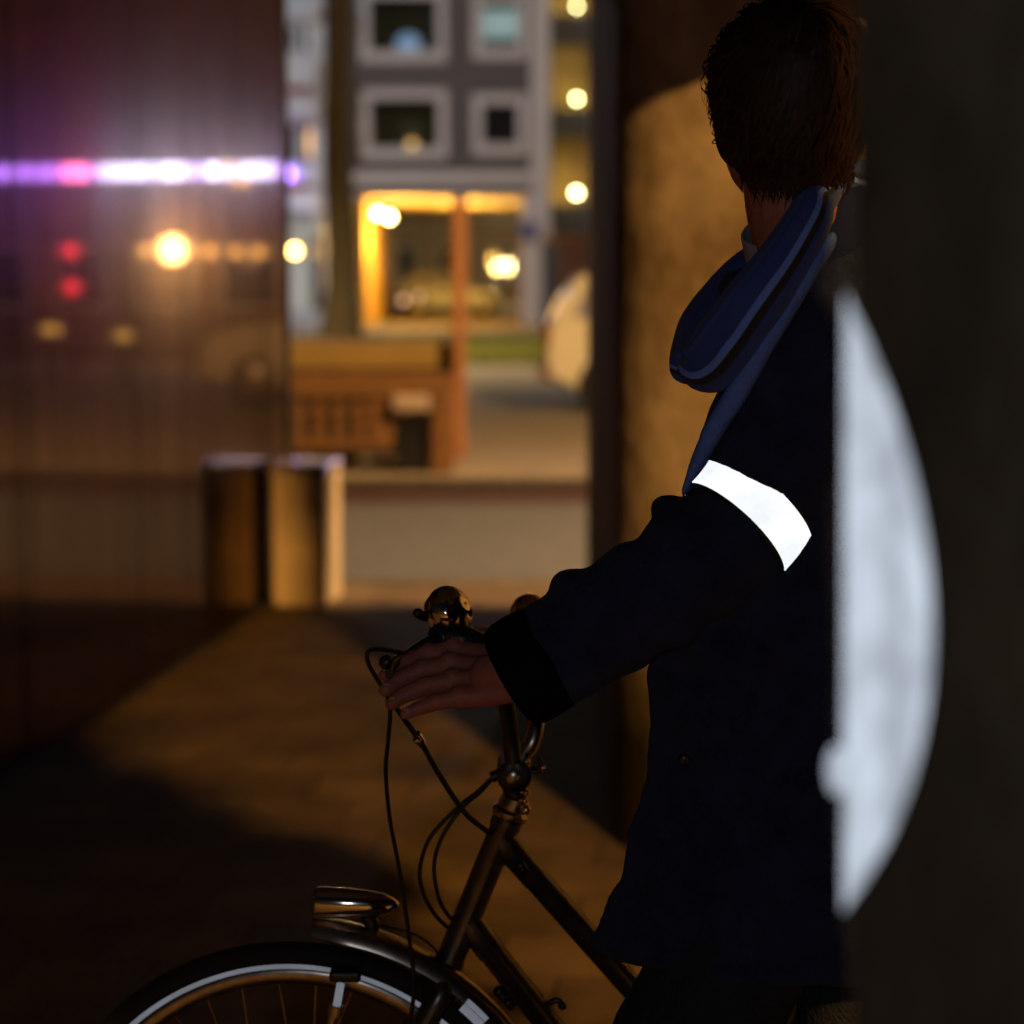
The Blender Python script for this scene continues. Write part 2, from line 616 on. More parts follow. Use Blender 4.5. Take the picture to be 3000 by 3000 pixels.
def brushed_metal():
    m = bpy.data.materials.new('brushed_metal')
    m.use_nodes = True
    nt = m.node_tree
    for n in list(nt.nodes):
        nt.nodes.remove(n)
    out = nt.nodes.new('ShaderNodeOutputMaterial')
    tan = nt.nodes.new('ShaderNodeTangent')
    tan.direction_type = 'UV_MAP'
    tan.uv_map = 'UVMap'
    a = nt.nodes.new('ShaderNodeBsdfAnisotropic') if hasattr(bpy.types, 'ShaderNodeBsdfAnisotropic') else nt.nodes.new('ShaderNodeBsdfGlossy')
    a.inputs['Color'].default_value = (0.25, 0.165, 0.115, 1)
    a.inputs['Roughness'].default_value = 0.165
    a.inputs['Anisotropy'].default_value = 0.6
    a.inputs['Rotation'].default_value = 0.0
    nt.links.new(tan.outputs[0], a.inputs['Tangent'])
    s = nt.nodes.new('ShaderNodeBsdfGlossy')
    s.inputs['Color'].default_value = (0.36, 0.265, 0.21, 1)
    s.inputs['Roughness'].default_value = 0.032
    # streaky grime modulates how clear the mirror is
    tc = nt.nodes.new('ShaderNodeTexCoord')
    mp = nt.nodes.new('ShaderNodeMapping')
    mp.inputs['Scale'].default_value = (4, 4, 0.35)
    nz = nt.nodes.new('ShaderNodeTexNoise')
    nz.inputs['Scale'].default_value = 2.5
    nz.inputs['Detail'].default_value = 5
    nt.links.new(tc.outputs['Object'], mp.inputs[0])
    nt.links.new(mp.outputs[0], nz.inputs['Vector'])
    n2 = nt.nodes.new('ShaderNodeTexNoise')
    n2.inputs['Scale'].default_value = 1.0
    n2.inputs['Detail'].default_value = 6
    mp2 = nt.nodes.new('ShaderNodeMapping')
    mp2.inputs['Scale'].default_value = (5, 5, 0.4)
    nt.links.new(tc.outputs['Object'], mp2.inputs[0])
    nt.links.new(mp2.outputs[0], n2.inputs['Vector'])
    for node, lo, hi in ((a, (0.14, 0.112, 0.090), (0.215, 0.168, 0.132)), (s, (0.26, 0.20, 0.165), (0.39, 0.305, 0.25))):
        rp = nt.nodes.new('ShaderNodeValToRGB')
        rp.color_ramp.elements[0].position = 0.3
        rp.color_ramp.elements[0].color = (*lo, 1)
        rp.color_ramp.elements[1].position = 0.72
        rp.color_ramp.elements[1].color = (*hi, 1)
        nt.links.new(n2.outputs['Fac'], rp.inputs[0])
        nt.links.new(rp.outputs[0], node.inputs['Color'])
    mr = nt.nodes.new('ShaderNodeMapRange')
    mr.inputs['From Min'].default_value = 0.3
    mr.inputs['From Max'].default_value = 0.7
    mr.inputs['To Min'].default_value = 0.22
    mr.inputs['To Max'].default_value = 0.55
    nt.links.new(nz.outputs['Fac'], mr.inputs['Value'])
    mx = nt.nodes.new('ShaderNodeMixShader')
    nt.links.new(mr.outputs[0], mx.inputs[0])
    nt.links.new(a.outputs[0], mx.inputs[1])
    nt.links.new(s.outputs[0], mx.inputs[2])
    df = nt.nodes.new('ShaderNodeBsdfDiffuse')
    df.inputs['Color'].default_value = (0.018, 0.015, 0.011, 1)
    m2 = nt.nodes.new('ShaderNodeMixShader')
    m2.inputs[0].default_value = 0.8
    nt.links.new(df.outputs[0], m2.inputs[1])
    nt.links.new(mx.outputs[0], m2.inputs[2])
    nt.links.new(m2.outputs[0], out.inputs[0])
    return m


M['brushed'] = brushed_metal()
M['pier'] = mottled_concrete()
NAVY, MID, LIGHT, OLIVE = (0.040, 0.078, 0.31), (0.056, 0.108, 0.40), (0.16, 0.30, 0.90), (0.034, 0.032, 0.030)
M['scarf'] = striped('striped_blue_scarf', [(0.0, NAVY), (0.16, NAVY), (0.19, (0.06, 0.12, 0.40)), (0.22, MID), (0.28, NAVY), (0.56, NAVY), (0.585, LIGHT), (0.68, LIGHT), (0.70, OLIVE), (0.80, OLIVE), (0.83, NAVY), (1.0, MID)])
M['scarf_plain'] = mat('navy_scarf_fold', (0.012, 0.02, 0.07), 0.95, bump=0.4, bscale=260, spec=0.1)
M['scarf_end'] = mat('blue_scarf_end', (0.13, 0.25, 0.78), 0.95, var=0.15, vscale=60, bump=0.4, bscale=260, spec=0.1)

# ================================================================== SETTING
g = MB()
g.quad((-300, -150, 0), (300, -150, 0), (300, 500, 0), (-300, 500, 0))
structure(g.build('ground', M['paving']))
g = MB()
g.quad((-80, 10.55, 0.004), (80, 10.55, 0.004), (80, 14.1, 0.004), (-80, 14.1, 0.004))
structure(g.build('road', M['asphalt']))
g = MB()
g.quad((-80, 14.1, 0.006), (80, 14.1, 0.006), (80, 14.96, 0.006), (-80, 14.96, 0.006))
structure(g.build('gutter', M['red_strip']))
g = MB()
for k in range(-12, 13):
    g.box(k * 1.0 + 0.005, k * 1.0 + 0.995, 14.96, 15.16, -0.05, 0.075)
structure(g.build('kerb', M['kerb'], bevel=0.01))
g = MB()
g.box(-80, 80, 15.16, 61.0, -0.1, 0.06)
structure(g.build('pavement', M['pavement']))

# lawn strip across the street: a low turf body with blades
lawn = MB()
lawn.box(-7, 9, 34.3, 50, 0.05, 0.10)
for k in range(9000):
    x = random.uniform(-6.5, 3.0)
    y = 34.3 + 15.6 * random.random() ** 1.5
    h = random.uniform(0.04, 0.10)
    a = random.uniform(0, 6.28)
    w = 0.012
    dx, dy = math.cos(a) * w, math.sin(a) * w
    lx, ly = random.uniform(-.04, .04), random.uniform(-.04, .04)
    i = len(lawn.v)
    lawn.v += [Vector((x - dx, y - dy, 0.10)), Vector((x + dx, y + dy, 0.10)), Vector((x + lx, y + ly, 0.10 + h))]
    lawn.f.append((i, i + 1, i + 2))
lw = lawn.build('lawn', M['grass'])
tag(lw, 'strip of short green grass across the street', 'grass', kind='stuff')

# ------------------------------------------------------------------ the passage the man stands in
MX0, MY0, MSL = -1.085, 10.3, 0.109          # far end of the metal wall and how it flares towards the camera


def wall_x(d):
    return MX0 - MSL * (MY0 - d)


def mirror_at(px, py, D):
    """where the reflection seen at (px, py) in the metal wall comes from, at ground distance D"""
    q = at(px, py, 1.0) - Vector((0, 0, CAM_H))
    # X = MX0 - MSL*(MY0 - Y)  ->  q.x*t = MX0 - MSL*MY0 + MSL*q.y*t
    t = (MX0 - MSL * MY0) / (q.x - MSL * q.y)
    hit = Vector((0, 0, CAM_H)) + q * t
    n = Vector((1, -MSL, 0)).normalized()
    r = q - n * (2 * q.dot(n))
    s = (D - hit.y) / r.y
    return hit + r * s


mw = thing('metal_wall', 'tall brushed metal wall mirroring violet and amber street lights', 'wall', (wall_x(8), 8, 0))
ny = Vector((1, -MSL, 0)).normalized()
tt = Vector((MSL, 1, 0)).normalized()
p0 = Vector((MX0, MY0, 0))
edges = [0.0, 1.28, 2.56, 3.84, 5.12, 6.40, 7.7]
for a, b in zip(edges[:-1], edges[1:]):
    for z0, z1 in ((0.03, 4.1),):
        A = p0 - tt * (a + 0.004)
        B = p0 - tt * (b - 0.004)
        pb = MB()
        back = -ny * 0.05
        pts = [B, A, A + back, B + back]
        pb.prism([(p.x, p.y) for p in (B, A, A + back, B + back)][::-1], z0, z1)
        o = pb.build('panel', M['brushed'], mw)
        uvl = o.data.uv_layers.new(name='UVMap')
        for poly in o.data.polygons:
            for li in poly.loop_indices:
                co = o.data.vertices[o.data.loops[li].vertex_index].co
                uvl.data[li].uv = (co.dot(tt), co.z)
pb = MB()
A = p0 - ny * 0.05
B = p0 - tt * 7.7 - ny * 0.05
pb.prism([(p.x, p.y) for p in (A, A - ny * 0.2, B - ny * 0.2, B)], 0, 4.1)
pb.build('backing', M['steel'], mw)
pb = MB()
A = p0 + ny * 0.012
pb.prism([(p.x, p.y) for p in (A, A + tt * 0.05, A + tt * 0.05 - ny * 0.26, A - ny * 0.26)][::1], 0, 4.1)
pb.build('edge_trim', M['steel'], mw, bevel=0.004)
pb = MB()
pb.prism([(p.x, p.y) for p in (p0 + ny * 0.004, p0 - ny * 0.04, p0 - ny * 0.04 - tt * 7.7, p0 + ny * 0.004 - tt * 7.7)], 0, 0.027)
pb.build('base_strip', M['steel'], mw)

# right-hand concrete pier with a rounded arris
px0, py0 = 0.268, 5.55
q = Vector((0.76, -0.65, 0)).normalized()      # along the lit face
e = Vector((0.0180, 1, 0)).normalized()        # along the dark end face
c0 = Vector((px0, py0, 0))
rad = 0.2
a0 = c0 + e * rad
a1 = c0 + q * rad
cn = c0 + (q + e) * rad
outline = []
for k in range(9):
    t = k / 8
    outline.append((a0 * (1 - t) ** 2 + c0 * 2 * t * (1 - t) + a1 * t ** 2))
far = c0 + q * 2.2
outline += [far, far + Vector((4.0, 0.6, 0)), Vector((6.0, 9.7, 0)), c0 + e * 4.15]
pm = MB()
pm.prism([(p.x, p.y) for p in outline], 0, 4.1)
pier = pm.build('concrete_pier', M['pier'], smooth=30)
tag(pier, 'mottled concrete pier lit orange behind the man', 'pier')

# overhead deck (out of the picture, shades the passage)
dk = MB()
dk.box(-9, 9, 0.62, 10.3, 4.12, 4.9)
dk.box(-9, 9, 0.62, 0.95, 4.0, 4.119)
dk.box(0.46, 4.0, 4.9, 5.15, 2.18, 4.119)            # unseen block added to shade the top of the pier face
dk.box(-9, 9, 9.95, 10.3, 2.92, 4.119)  # unseen downstand added to keep street lamp light off the passage floor
structure(dk.build('bridge_deck', M['concrete_deck']))

# square stone block at the foot of the metal wall
b0 = at(790, 1772, 9.72)
bl = thing('stone_block', 'square pale stone block standing at the end of the metal wall', 'bollard', (b0.x + 0.17, 9.9, 0))
m_ = MB()
ang = R(-8)
blk = []
bw, bd = 0.25, 0.34
for x, y in ((0, 0), (bw, 0), (bw, bd), (0, bd)):
    blk.append((b0.x + 0.012 + x * math.cos(ang) - y * math.sin(ang) + 0.0, 9.70 + x * math.sin(ang) + y * math.cos(ang) + 0.05))
m_.prism(blk, 0, 0.615)
m_.build('shaft', M['stone_block'], bl, bevel=0.012)
cx = sum(p[0] for p in blk) / 4
cy_ = sum(p[1] for p in blk) / 4
m_ = MB()
m_.prism([(cx + (p[0] - cx) * 1.03, cy_ + (p[1] - cy_) * 1.03) for p in blk], 0.617, 0.66)
m_.build('cap', mat('polished_stone', (0.42, 0.36, 0.33), 0.16, var=0.1, vscale=8, spec=0.8), bl, bevel=0.008)

# foreground pillar, out of focus on the right
th = R(17)
fa = Vector((0.1748, 1.10, 0))
LEAN = -0.014                                            # the pillar leans a little to the left going up
fd = Vector((math.sin(th), -math.cos(th), 0))          # along the face seen, towards the camera
sd = Vector((math.cos(th), math.sin(th), 0))           # along the far face
fb = fa + fd * 0.56
pil = thing('pillar', 'dark rough pillar close to the camera with a white reflective disc', 'pillar', (0.42, 1.1, 0))
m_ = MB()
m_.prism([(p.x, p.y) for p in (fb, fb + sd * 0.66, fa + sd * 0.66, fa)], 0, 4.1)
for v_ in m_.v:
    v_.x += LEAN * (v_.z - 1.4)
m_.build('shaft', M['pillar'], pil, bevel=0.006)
# reflective disc stuck on the face and cut off at the arris
nrm = Vector((-math.cos(th), -math.sin(th), 0))
m_ = MB()
pts = []
for k in range(41):
    dz = -1 + 2 * k / 40
    pts.append(fa + fd * max(0.001, 0.096 * (1 - dz * dz)) + nrm * 0.003 + Vector((0, 0, 1.357 + 0.163 * dz)))
m_.poly(pts)
# torn flap that sticks out past the arris
fz = zat(2255, 1.1)
fl_pts = [fa + nrm * 0.005 + Vector((0, 0, fz)) + Vector((math.cos(a) * 0.0055 - 0.001, 0, math.sin(a) * 0.013)) for a in (2 * math.pi * k / 14 for k in range(14))]
m_.poly(fl_pts)
for v_ in m_.v:
    v_.x += LEAN * (v_.z - 1.4)
m_.build('reflective_disc', M['retro_old'], pil)

# ------------------------------------------------------------------ street lamps
def street_lamp(label, base, head, watts, color, glowmat, group, size=0.16, spot=None):
    t = thing('street_lamp', label, 'street lamp', base, group)
    base = Vector(base)
    head = Vector(head)
    m = MB()
    m.lathe(base, (0, 0, 1), [(0, 0.10), (0.9, 0.10), (0.95, 0.075), (head.z - base.z, 0.05)], 14)
    m.build('pole', M['steel'], t, smooth=40)
    top = Vector((base.x, base.y, head.z))
    m = MB()
    m.tube([top, top + Vector((0, 0, 0.25)) + (head - top) * 0.3, head + Vector((0, 0, 0.22))], 0.03)
    m.build('arm', M['steel'], t, smooth=60)
    m = MB()
    m.lathe(head + Vector((0, 0, 0.05)), (0, 0, 1), [(0, 0.26), (0.06, 0.25), (0.16, 0.12), (0.2, 0.03)], 18)
    m.build('hood', M['steel'], t, smooth=40)
    m = MB()
    m.lathe(head, (0, 0, 1), [(-0.05, 0.05), (0.0, 0.17), (0.045, 0.2)], 18)
    m.build('lantern', glowmat, t, smooth=60)
    lamp('lamp_light', head + Vector((0, 0, -0.24)), watts, color, size, t, spot)
    return t


SOD = (1.0, 0.48, 0.10)
street_lamp('sodium street lamp behind the passage on the right', (6.6, -12.6, 0), (5.7, -12.0, 8.8), 17000, SOD, M['sodium'], 'street lamps', 0.42)
street_lamp('sodium street lamp over the bench and the cream car', (5.6, 10.8, 0), (4.6, 10.95, 6.8), 5600, (1.0, 0.58, 0.24), M['sodium'], 'street lamps')
street_lamp('white street lamp to the left of the grey building', (-9.6, 50, 0), (-8.6, 49, 9.0), 900, (0.84, 0.89, 1.0), M['lamp_white'], 'street lamps')
street_lamp('white street lamp to the right of the grey building', (7.2, 47, 0), (6.0, 46, 9.0), 900, (0.84, 0.89, 1.0), M['lamp_white'], 'street lamps')


street_lamp('added unseen yellow street lamp left of the lawn', (-6.4, 37.5, 0), (-5.6, 37, 7.0), 5000, (1.0, 0.74, 0.36), M['sodium'], 'street lamps', 0.16, 140)  # unseen lamp added to brighten the lawn


# ------------------------------------------------------------------ buildings across the street
def holed_wall(x0, x1, z0, z1, y, depth, holes):
    """wall sheet facing the camera with real openings and reveals"""
    m = MB()
    xs = sorted({x0, x1, *[h[0] for h in holes], *[h[1] for h in holes]})
    zs = sorted({z0, z1, *[h[2] for h in holes], *[h[3] for h in holes]})
    for a, b in zip(xs[:-1], xs[1:]):
        for c, d in zip(zs[:-1], zs[1:]):
            mx_, mz = (a + b) / 2, (c + d) / 2
            if any(h[0] < mx_ < h[1] and h[2] < mz < h[3] for h in holes):
                continue
            m.quad((a, y, c), (b, y, c), (b, y, d), (a, y, d))
    for h in holes:
        a, b, c, d = h
        m.quad((a, y, c), (a, y, d), (a, y + depth, d), (a, y + depth, c))
        m.quad((b, y, c), (b, y + depth, c), (b, y + depth, d), (b, y, d))
        m.quad((a, y, c), (a, y + depth, c), (b, y + depth, c), (b, y, c))
        m.quad((a, y, d), (b, y, d), (b, y + depth, d), (a, y + depth, d))
    m.quad((x0, y, z0), (x0, y, z1), (x0, y + depth, z1), (x0, y + depth, z0))
    m.quad((x1, y, z0), (x1, y + depth, z0), (x1, y + depth, z1), (x1, y, z1))
    m.quad((x0, y, z1), (x1, y, z1), (x1, y + depth, z1), (x0, y + depth, z1))
    return m


def window(parent, x0, x1, z0, z1, y, fw, framemat, panemat, proud=0.06, inner=None):
    m = MB()
    m.box(x0, x0 + fw, y - proud, y + 0.12, z0, z1)
    m.box(x1 - fw, x1, y - proud, y + 0.12, z0, z1)
    m.box(x0 + fw, x1 - fw, y - proud, y + 0.12, z1 - fw, z1)
    m.box(x0 + fw, x1 - fw, y - proud, y + 0.12, z0, z0 + fw)
    w = m.build('window', framemat, parent, bevel=0.03)
    p = MB()
    p.box(x0 + fw - 0.02, x1 - fw + 0.02, y + 0.06, y + 0.075, z0 + fw - 0.02, z1 - fw + 0.02)
    p.build('pane', panemat, w)
    s = MB()
    s.box(x0 + fw - 0.02, x1 - fw + 0.02, y - proud - 0.05, y + 0.05, z0 + fw + 0.003, z0 + fw + 0.04)
    s.build('sill', framemat, w)
    if inner:
        inner(w, x0 + fw, x1 - fw, z0 + fw, z1 - fw, y)
    return w


def glass(name, tint, refl=0.025):
    m = bpy.data.materials.new(name)
    m.use_nodes = True
    nt = m.node_tree
    for n in list(nt.nodes):
        nt.nodes.remove(n)
    out = nt.nodes.new('ShaderNodeOutputMaterial')
    tr = nt.nodes.new('ShaderNodeBsdfTransparent')
    tr.inputs[0].default_value = (*tint, 1)
    gl = nt.nodes.new('ShaderNodeBsdfGlossy')
    gl.inputs['Roughness'].default_value = 0.03
    mx = nt.nodes.new('ShaderNodeMixShader')
    mx.inputs[0].default_value = refl
    nt.links.new(tr.outputs[0], mx.inputs[1])
    nt.links.new(gl.outputs[0], mx.inputs[2])
    nt.links.new(mx.outputs[0], out.inputs[0])
    return m


M['glass'] = glass('window_glass', (0.85, 0.9, 0.92))
YB = 61.0
X = lambda p: xat(p, YB)
Z = lambda p: zat(p, YB)
gb = thing('apartment_building', 'grey apartment building with white window surrounds above a lit passage', 'building', (X(1320), YB, 0))
wins = [(1063, 1312, -35, 182), (1063, 1314, 261, 465), (1386, 1545, -22, 173), (1386, 1545, 275, 455),
        (1057, 1316, -318, -95), (1380, 1550, -305, -105)]
holes = [(X(a) + 0.02, X(b) - 0.02, Z(d_) + 0.02, Z(c) - 0.02) for a, b, c, d_ in wins]
holed_wall(X(985), X(1552), Z(500), 13.0, YB, 0.45, holes).build('wall', M['grey_brick'], gb)
m_ = MB()
m_.box(X(985), X(1552), YB + 4.0, YB + 4.2, Z(560), 13.0)
m_.build('inner_wall', M['room'], gb)
m_ = MB()
m_.box(X(985), X(1552), YB + 0.5, YB + 24, 13.0, 13.3)
m_.build('roof', M['dark_render'], gb)
for k, (a, b, c, d_) in enumerate(wins):
    fw = 0.27 if k in (0, 1, 4) else 0.28

    def inner(w, x0, x1, z0, z1, y, k=k):
        if k == 0:
            m = MB()
            m.ball((x0 + (x1 - x0) * 0.55, y + 0.9, z0 + 0.30), 0.36, 0.2, 0.32)
            m.build('television', M['screen'], w, smooth=180)
        if k == 1:
            m = MB()
            m.lathe((x0 + (x1 - x0) * 0.60, y + 0.45, z0 - 0.02), (0, 0, 1), [(0, 0.16), (0.05, 0.18), (0.28, 0.09)])
            m.build('table_lamp', M['warm_shade'], w, smooth=50)
            m = MB()
            m.box(x0 + 0.65, x1 - 0.55, y + 2.2, y + 2.25, z0 + 0.35, z0 + 0.85)
            m.build('television', mat('dim_screen', (0.05, 0.07, 0.08), 0.3), w)
        if k == 2:
            m = MB()
            for s in range(6):
                zz = z0 + 0.32 + s * (z1 - z0 - 0.5) / 6
                m.box(x0 - 0.02, x1 + 0.02, y + 0.2, y + 0.22, zz, zz + (z1 - z0 - 0.5) / 6 - 0.01)
            m.build('blind', M['blind'], w)
    window(gb, X(a), X(b), Z(d_), Z(c), YB, fw, M['white_paint'], M['glass'] if k in (0, 1, 2) else M['dark_glass'], 0.06, inner)
# fascia bands over the passage
m_ = MB()
m_.box(X(985), X(1552), YB - 0.16, YB + 0.4, Z(540), Z(503))
m_.build('upper_band', M['white_paint'], gb)
m_ = MB()
m_.box(X(985), X(1552), YB - 0.04, YB + 0.4, Z(568), Z(540) - 0.003)
m_.build('fascia', M['grey_brick'], gb)
m_ = MB()
m_.box(X(985), X(1552), YB - 0.12, YB + 0.4, Z(580), Z(568) - 0.003)
m_.build('lower_band', M['white_paint'], gb)
# passage: ceiling, left wall, column, right pier, floor
zc_ = Z(580)
m_ = MB()
m_.box(X(1060), X(1552), YB + 0.42, YB + 23.5, zc_ + 0.02, zc_ + 0.2)
m_.build('passage_ceiling', M['cream_ceiling'], gb)
m_ = MB()
m_.prism([(X(985), YB), (X(1076), YB), (X(1076) - 0.35, YB + 23.5), (X(985), YB + 23.5)], 0, zc_ - 0.003)
m_.build('passage_wall', M['ochre_wall'], gb)
m_ = MB()
m_.box(X(1331), X(1369), YB + 0.0, YB + 0.42, 0.06, zc_ - 0.004)
m_.build('column', M['ochre_wall'], gb, bevel=0.02)
m_ = MB()
m_.box(X(1527), X(1588), YB - 0.03, YB + 1.2, 0.06, Z(580) - 0.004)
m_.build('corner_pier', M['white_paint'], gb, bevel=0.02)
m_ = MB()
m_.box(X(1554), X(1609), YB - 0.1, YB + 0.5, Z(695), 13.0)
m_.build('pilaster', M['white_paint'], gb, bevel=0.03)
m_ = MB()
m_.box(X(1590), X(1640), YB + 0.1, YB + 0.6, 0.06, Z(705))
m_.build('dark_door', M['dark_render'], gb)
# street name plate on the corner
m_ = MB()
m_.box(X(1522), X(1575), YB - 0.19, YB - 0.13, Z(706), Z(650))
tag(m_.build('street_sign', M['blue_sign'], bevel=0.01), 'small blue sign on the white corner of the grey building', 'sign')
# the two lamps under the ceiling
for i, (px, py, dd) in enumerate(((1108, 626, 61.9), (1141, 636, 63.2))):
    p = at(px, py, dd)
    t = thing('ceiling_lamp', ('left' if i == 0 else 'right') + ' one of the two bright yellow lamps at the passage entrance', 'lamp', p, 'passage lamps')
    m_ = MB()
    m_.ball(p, 0.075)
    m_.build('globe', M['lamp_warm'], t, smooth=180)
    m_ = MB()
    m_.tube([p + Vector((0, 0, 0.13)), Vector((p.x, p.y, zc_ + 0.015))], 0.02)
    m_.build('rod', M['steel'], t)
    lamp('lamp_light', p + Vector((0.5 + 1.6 * i, 0.6 + 2.5 * i, -0.7)), 620, (1.0, 0.56, 0.09), 0.1, t)
# far end of the passage
fb_ = thing('far_building', 'dim brown building seen far through the lit passage', 'building', (-2, 112, 0))
hl = []
for k in range(6):
    for r_ in range(2):
        hl.append((-9 + k * 2.6, -7.7 + k * 2.6, 1.2 + r_ * 2.9, 2.9 + r_ * 2.9))
holed_wall(-12, 9, 0, 9, 112, 0.3, hl).build('wall', mat('tan_brick', (0.34, 0.28, 0.23), 0.8, var=0.2, vscale=2), fb_)
for h in hl:
    window(fb_, h[0], h[1], h[2], h[3], 112, 0.1, M['pale_panel'], M['dark_glass'], 0.03)
for i, (px, dd) in enumerate(((1455, 100), (1490, 104))):
    p = at(px, 790, dd)
    t = thing('lamp_post', ('left' if i == 0 else 'right') + ' of the paired yellow lamps deep in the passage', 'lamp post', (p.x, p.y, 0), 'lamps beyond the passage')
    m_ = MB()
    m_.lathe((p.x, p.y, 0), (0, 0, 1), [(0, 0.06), (p.z - 0.1, 0.04)])
    m_.build('post', M['steel'], t)
    m_ = MB()
    m_.ball(p, 0.10)
    m_.build('globe', M['lamp_far'], t, smooth=180)
    lamp('lamp_light', p + Vector((0, -0.4, 0.3)), 420, (1, 0.68, 0.3), 0.1, t)

# pale building with white balconies on the left
YL = 58.0
XL = lambda p: xat(p, YL)
ZL = lambda p: zat(p, YL)
lb = thing('balcony_building', 'pale building with white balconies and red trims behind the metal wall', 'building', (XL(860), YL, 0))
lx0, lx1 = XL(640), XL(948)
hl = []
for (t0, t1) in ((60, 150), (350, 478), (-200, -120)):
    hl.append((XL(840), XL(870), ZL(t1), ZL(t0)))
    hl.append((XL(884), XL(908), ZL(t1), ZL(t0)))
    hl.append((XL(700), XL(790), ZL(t1), ZL(t0)))
holed_wall(lx0, lx1, ZL(640), 12.5, YL + 0.9, 0.4, hl).build('wall', M['pale_panel'], lb)
for h in hl:
    window(lb, h[0], h[1], h[2], h[3], YL + 0.9, 0.06, M['white_paint'], M['warm_shade'] if abs(h[0] - XL(884)) < .01 and h[2] < 7 and False else M['dark_glass'], 0.03)
for (t0, t1, red) in ((160, 250, 255), (280, 345, None), (480, 532, 535), (560, 612, None), (10, 50, None), (-120, -60, None)):
    m_ = MB()
    m_.box(lx0, XL(932), YL + 0.0, YL + 0.12, ZL(t1), ZL(t0))
    bal = m_.build('balcony_parapet', M['white_paint'], lb)
    if red:
        r2 = MB()
        r2.box(lx0, XL(906), YL - 0.05, YL + 0.1, ZL(red + 20), ZL(red))
        r2.build('red_trim', M['red_trim'], bal)
    m_ = MB()
    m_.box(lx0, XL(936), YL + 0.13, YL + 0.88, ZL(t1) - 0.05, ZL(t1) + 0.1)
    m_.build('balcony_slab', M['pale_panel'], lb)
m_ = MB()
m_.box(XL(900), XL(909), YL + 0.84, YL + 0.86, ZL(450), ZL(375))
m_.build('curtain', M['warm_shade'], lb)
# shop front under it
m_ = holed_wall(lx0, lx1, 0, ZL(640) - 0.01, YL + 0.7, 0.3, [(XL(700), XL(940), 0.5, ZL(655))])
m_.build('shop_front', M['pale_panel'], lb)
m_ = MB()
m_.box(XL(700), XL(940), YL + 2.2, YL + 2.25, 0.45, ZL(650))
m_.build('shop_interior', M['shop_glow'], lb)
m_ = MB()
m_.box(XL(700), XL(940), YL + 0.8, YL + 0.82, 0.5, ZL(655))
m_.build('shop_pane', M['glass'], lb)
m_ = MB()
m_.box(XL(905), XL(935), YL + 1.2, YL + 1.8, 0.4, ZL(690))
m_.build('shop_display', M['brown_wall'], lb)
# neon tube along its first balcony, lamps on the front
nt_ = thing('neon_tube', 'violet neon tube on the balcony front beside the metal wall edge', 'neon light', (XL(850), YL - 0.1, ZL(510)))
m_ = MB()
m_.tube([(XL(600), YL - 0.12, ZL(511)), (XL(861), YL - 0.12, ZL(511))], 0.09)
m_.build('tube', M['violet_neon'], nt_, smooth=60)
for px in (650, 760, 850):
    m_ = MB()
    m_.box(XL(px), XL(px) + 0.05, YL - 0.1, YL + 0.0, ZL(511) - 0.02, ZL(511) + 0.02)
    m_.build('bracket', M['steel'], nt_)


def globe_lamp(label, px, py, dd, mt, r, watts, colr, group):
    p = at(px, py, dd)
    t = thing('wall_lamp', label, 'lamp', p, group)
    m = MB()
    m.ball(p, r)
    m.build('globe', mt, t, smooth=180)
    m = MB()
    m.tube([p + Vector((0, r * 0.8, 0)), p + Vector((0, r + 0.5, 0.0))], 0.03)
    m.build('bracket', M['steel'], t)
    if watts:
        lamp('lamp_light', p + Vector((0, -r - 0.12, 0.0)), watts, colr, 0.1, t)
    return t


globe_lamp('amber lamp just right of the metal wall edge', 863, 735, 56, M['lamp_amber'], 0.11, 0, None, 'lamps on the left building')
globe_lamp('cold white lamp low on the tree side of the shop', 967, 665, 57, M['lamp_white'], 0.10, 60, (0.8, 0.85, 1), 'lamps on the left building')

# gallery stair block on the right with lit landings
YG = 62.0
XG = lambda p: xat(p, YG)
ZG = lambda p: zat(p, YG)
sb = thing('gallery_building', 'dark gallery block with yellow lit landings beside the pier', 'building', (XG(1680), YG, 0))
m_ = MB()
m_.box(XG(1606), XG(2100), YG + 1.6, YG + 2.0, 0, 13)
m_.build('wall', mat('gallery_plaster', (0.30, 0.20, 0.075), 0.8, var=0.3, vscale=1.5), sb)
for (t0, t1) in ((40, 122), (318, 398), (598, 690), (-240, -160)):
    m_ = MB()
    m_.box(XG(1611), XG(2100), YG, YG + 0.12, ZG(t1), ZG(t0))
    m_.build('parapet', M['dark_render'], sb)
    m_ = MB()
    m_.box(XG(1611), XG(2100), YG + 0.13, YG + 1.58, ZG(t1) + 0.02, ZG(t1) + 0.2)
    m_.build('landing', M['dark_render'], sb)
m_ = MB()
m_.box(XG(1640), XG(2100), YG + 0.3, YG + 0.6, 0.06, ZG(700))
m_.build('ground_floor', M['brown_wall'], sb)
m_ = MB()
m_.box(XG(1690), XG(1700), YG + 1.5, YG + 1.58, ZG(598), ZG(400))
m_.build('door_frame', M['brown_wall'], sb)
for i, (px, py, r_) in enumerate(((1690, 290, 0.065), (1689, 565, 0.085), (1690, 20, 0.05))):
    p = at(px, py, YG - 0.1)
    t = thing('bulkhead_lamp', ('round yellow lamp on the upper gallery landing', 'round yellow lamp on the lower gallery landing', 'dim yellow lamp on the topmost gallery in view')[i],
              'lamp', p, 'gallery lamps')
    m_ = MB()
    m_.ball(p, r_)
    m_.build('globe', M['lamp_lime'], t, smooth=180)
    m_ = MB()
    m_.tube([p + Vector((0, r_ * 0.8, 0)), p + Vector((0, 0.25, -0.1))], 0.025)
    m_.build('bracket', M['steel'], t)
    lamp('lamp_light', p + Vector((-0.1, 0.75, 0.12)), 34, (1.0, 0.80, 0.25), 0.08, t)

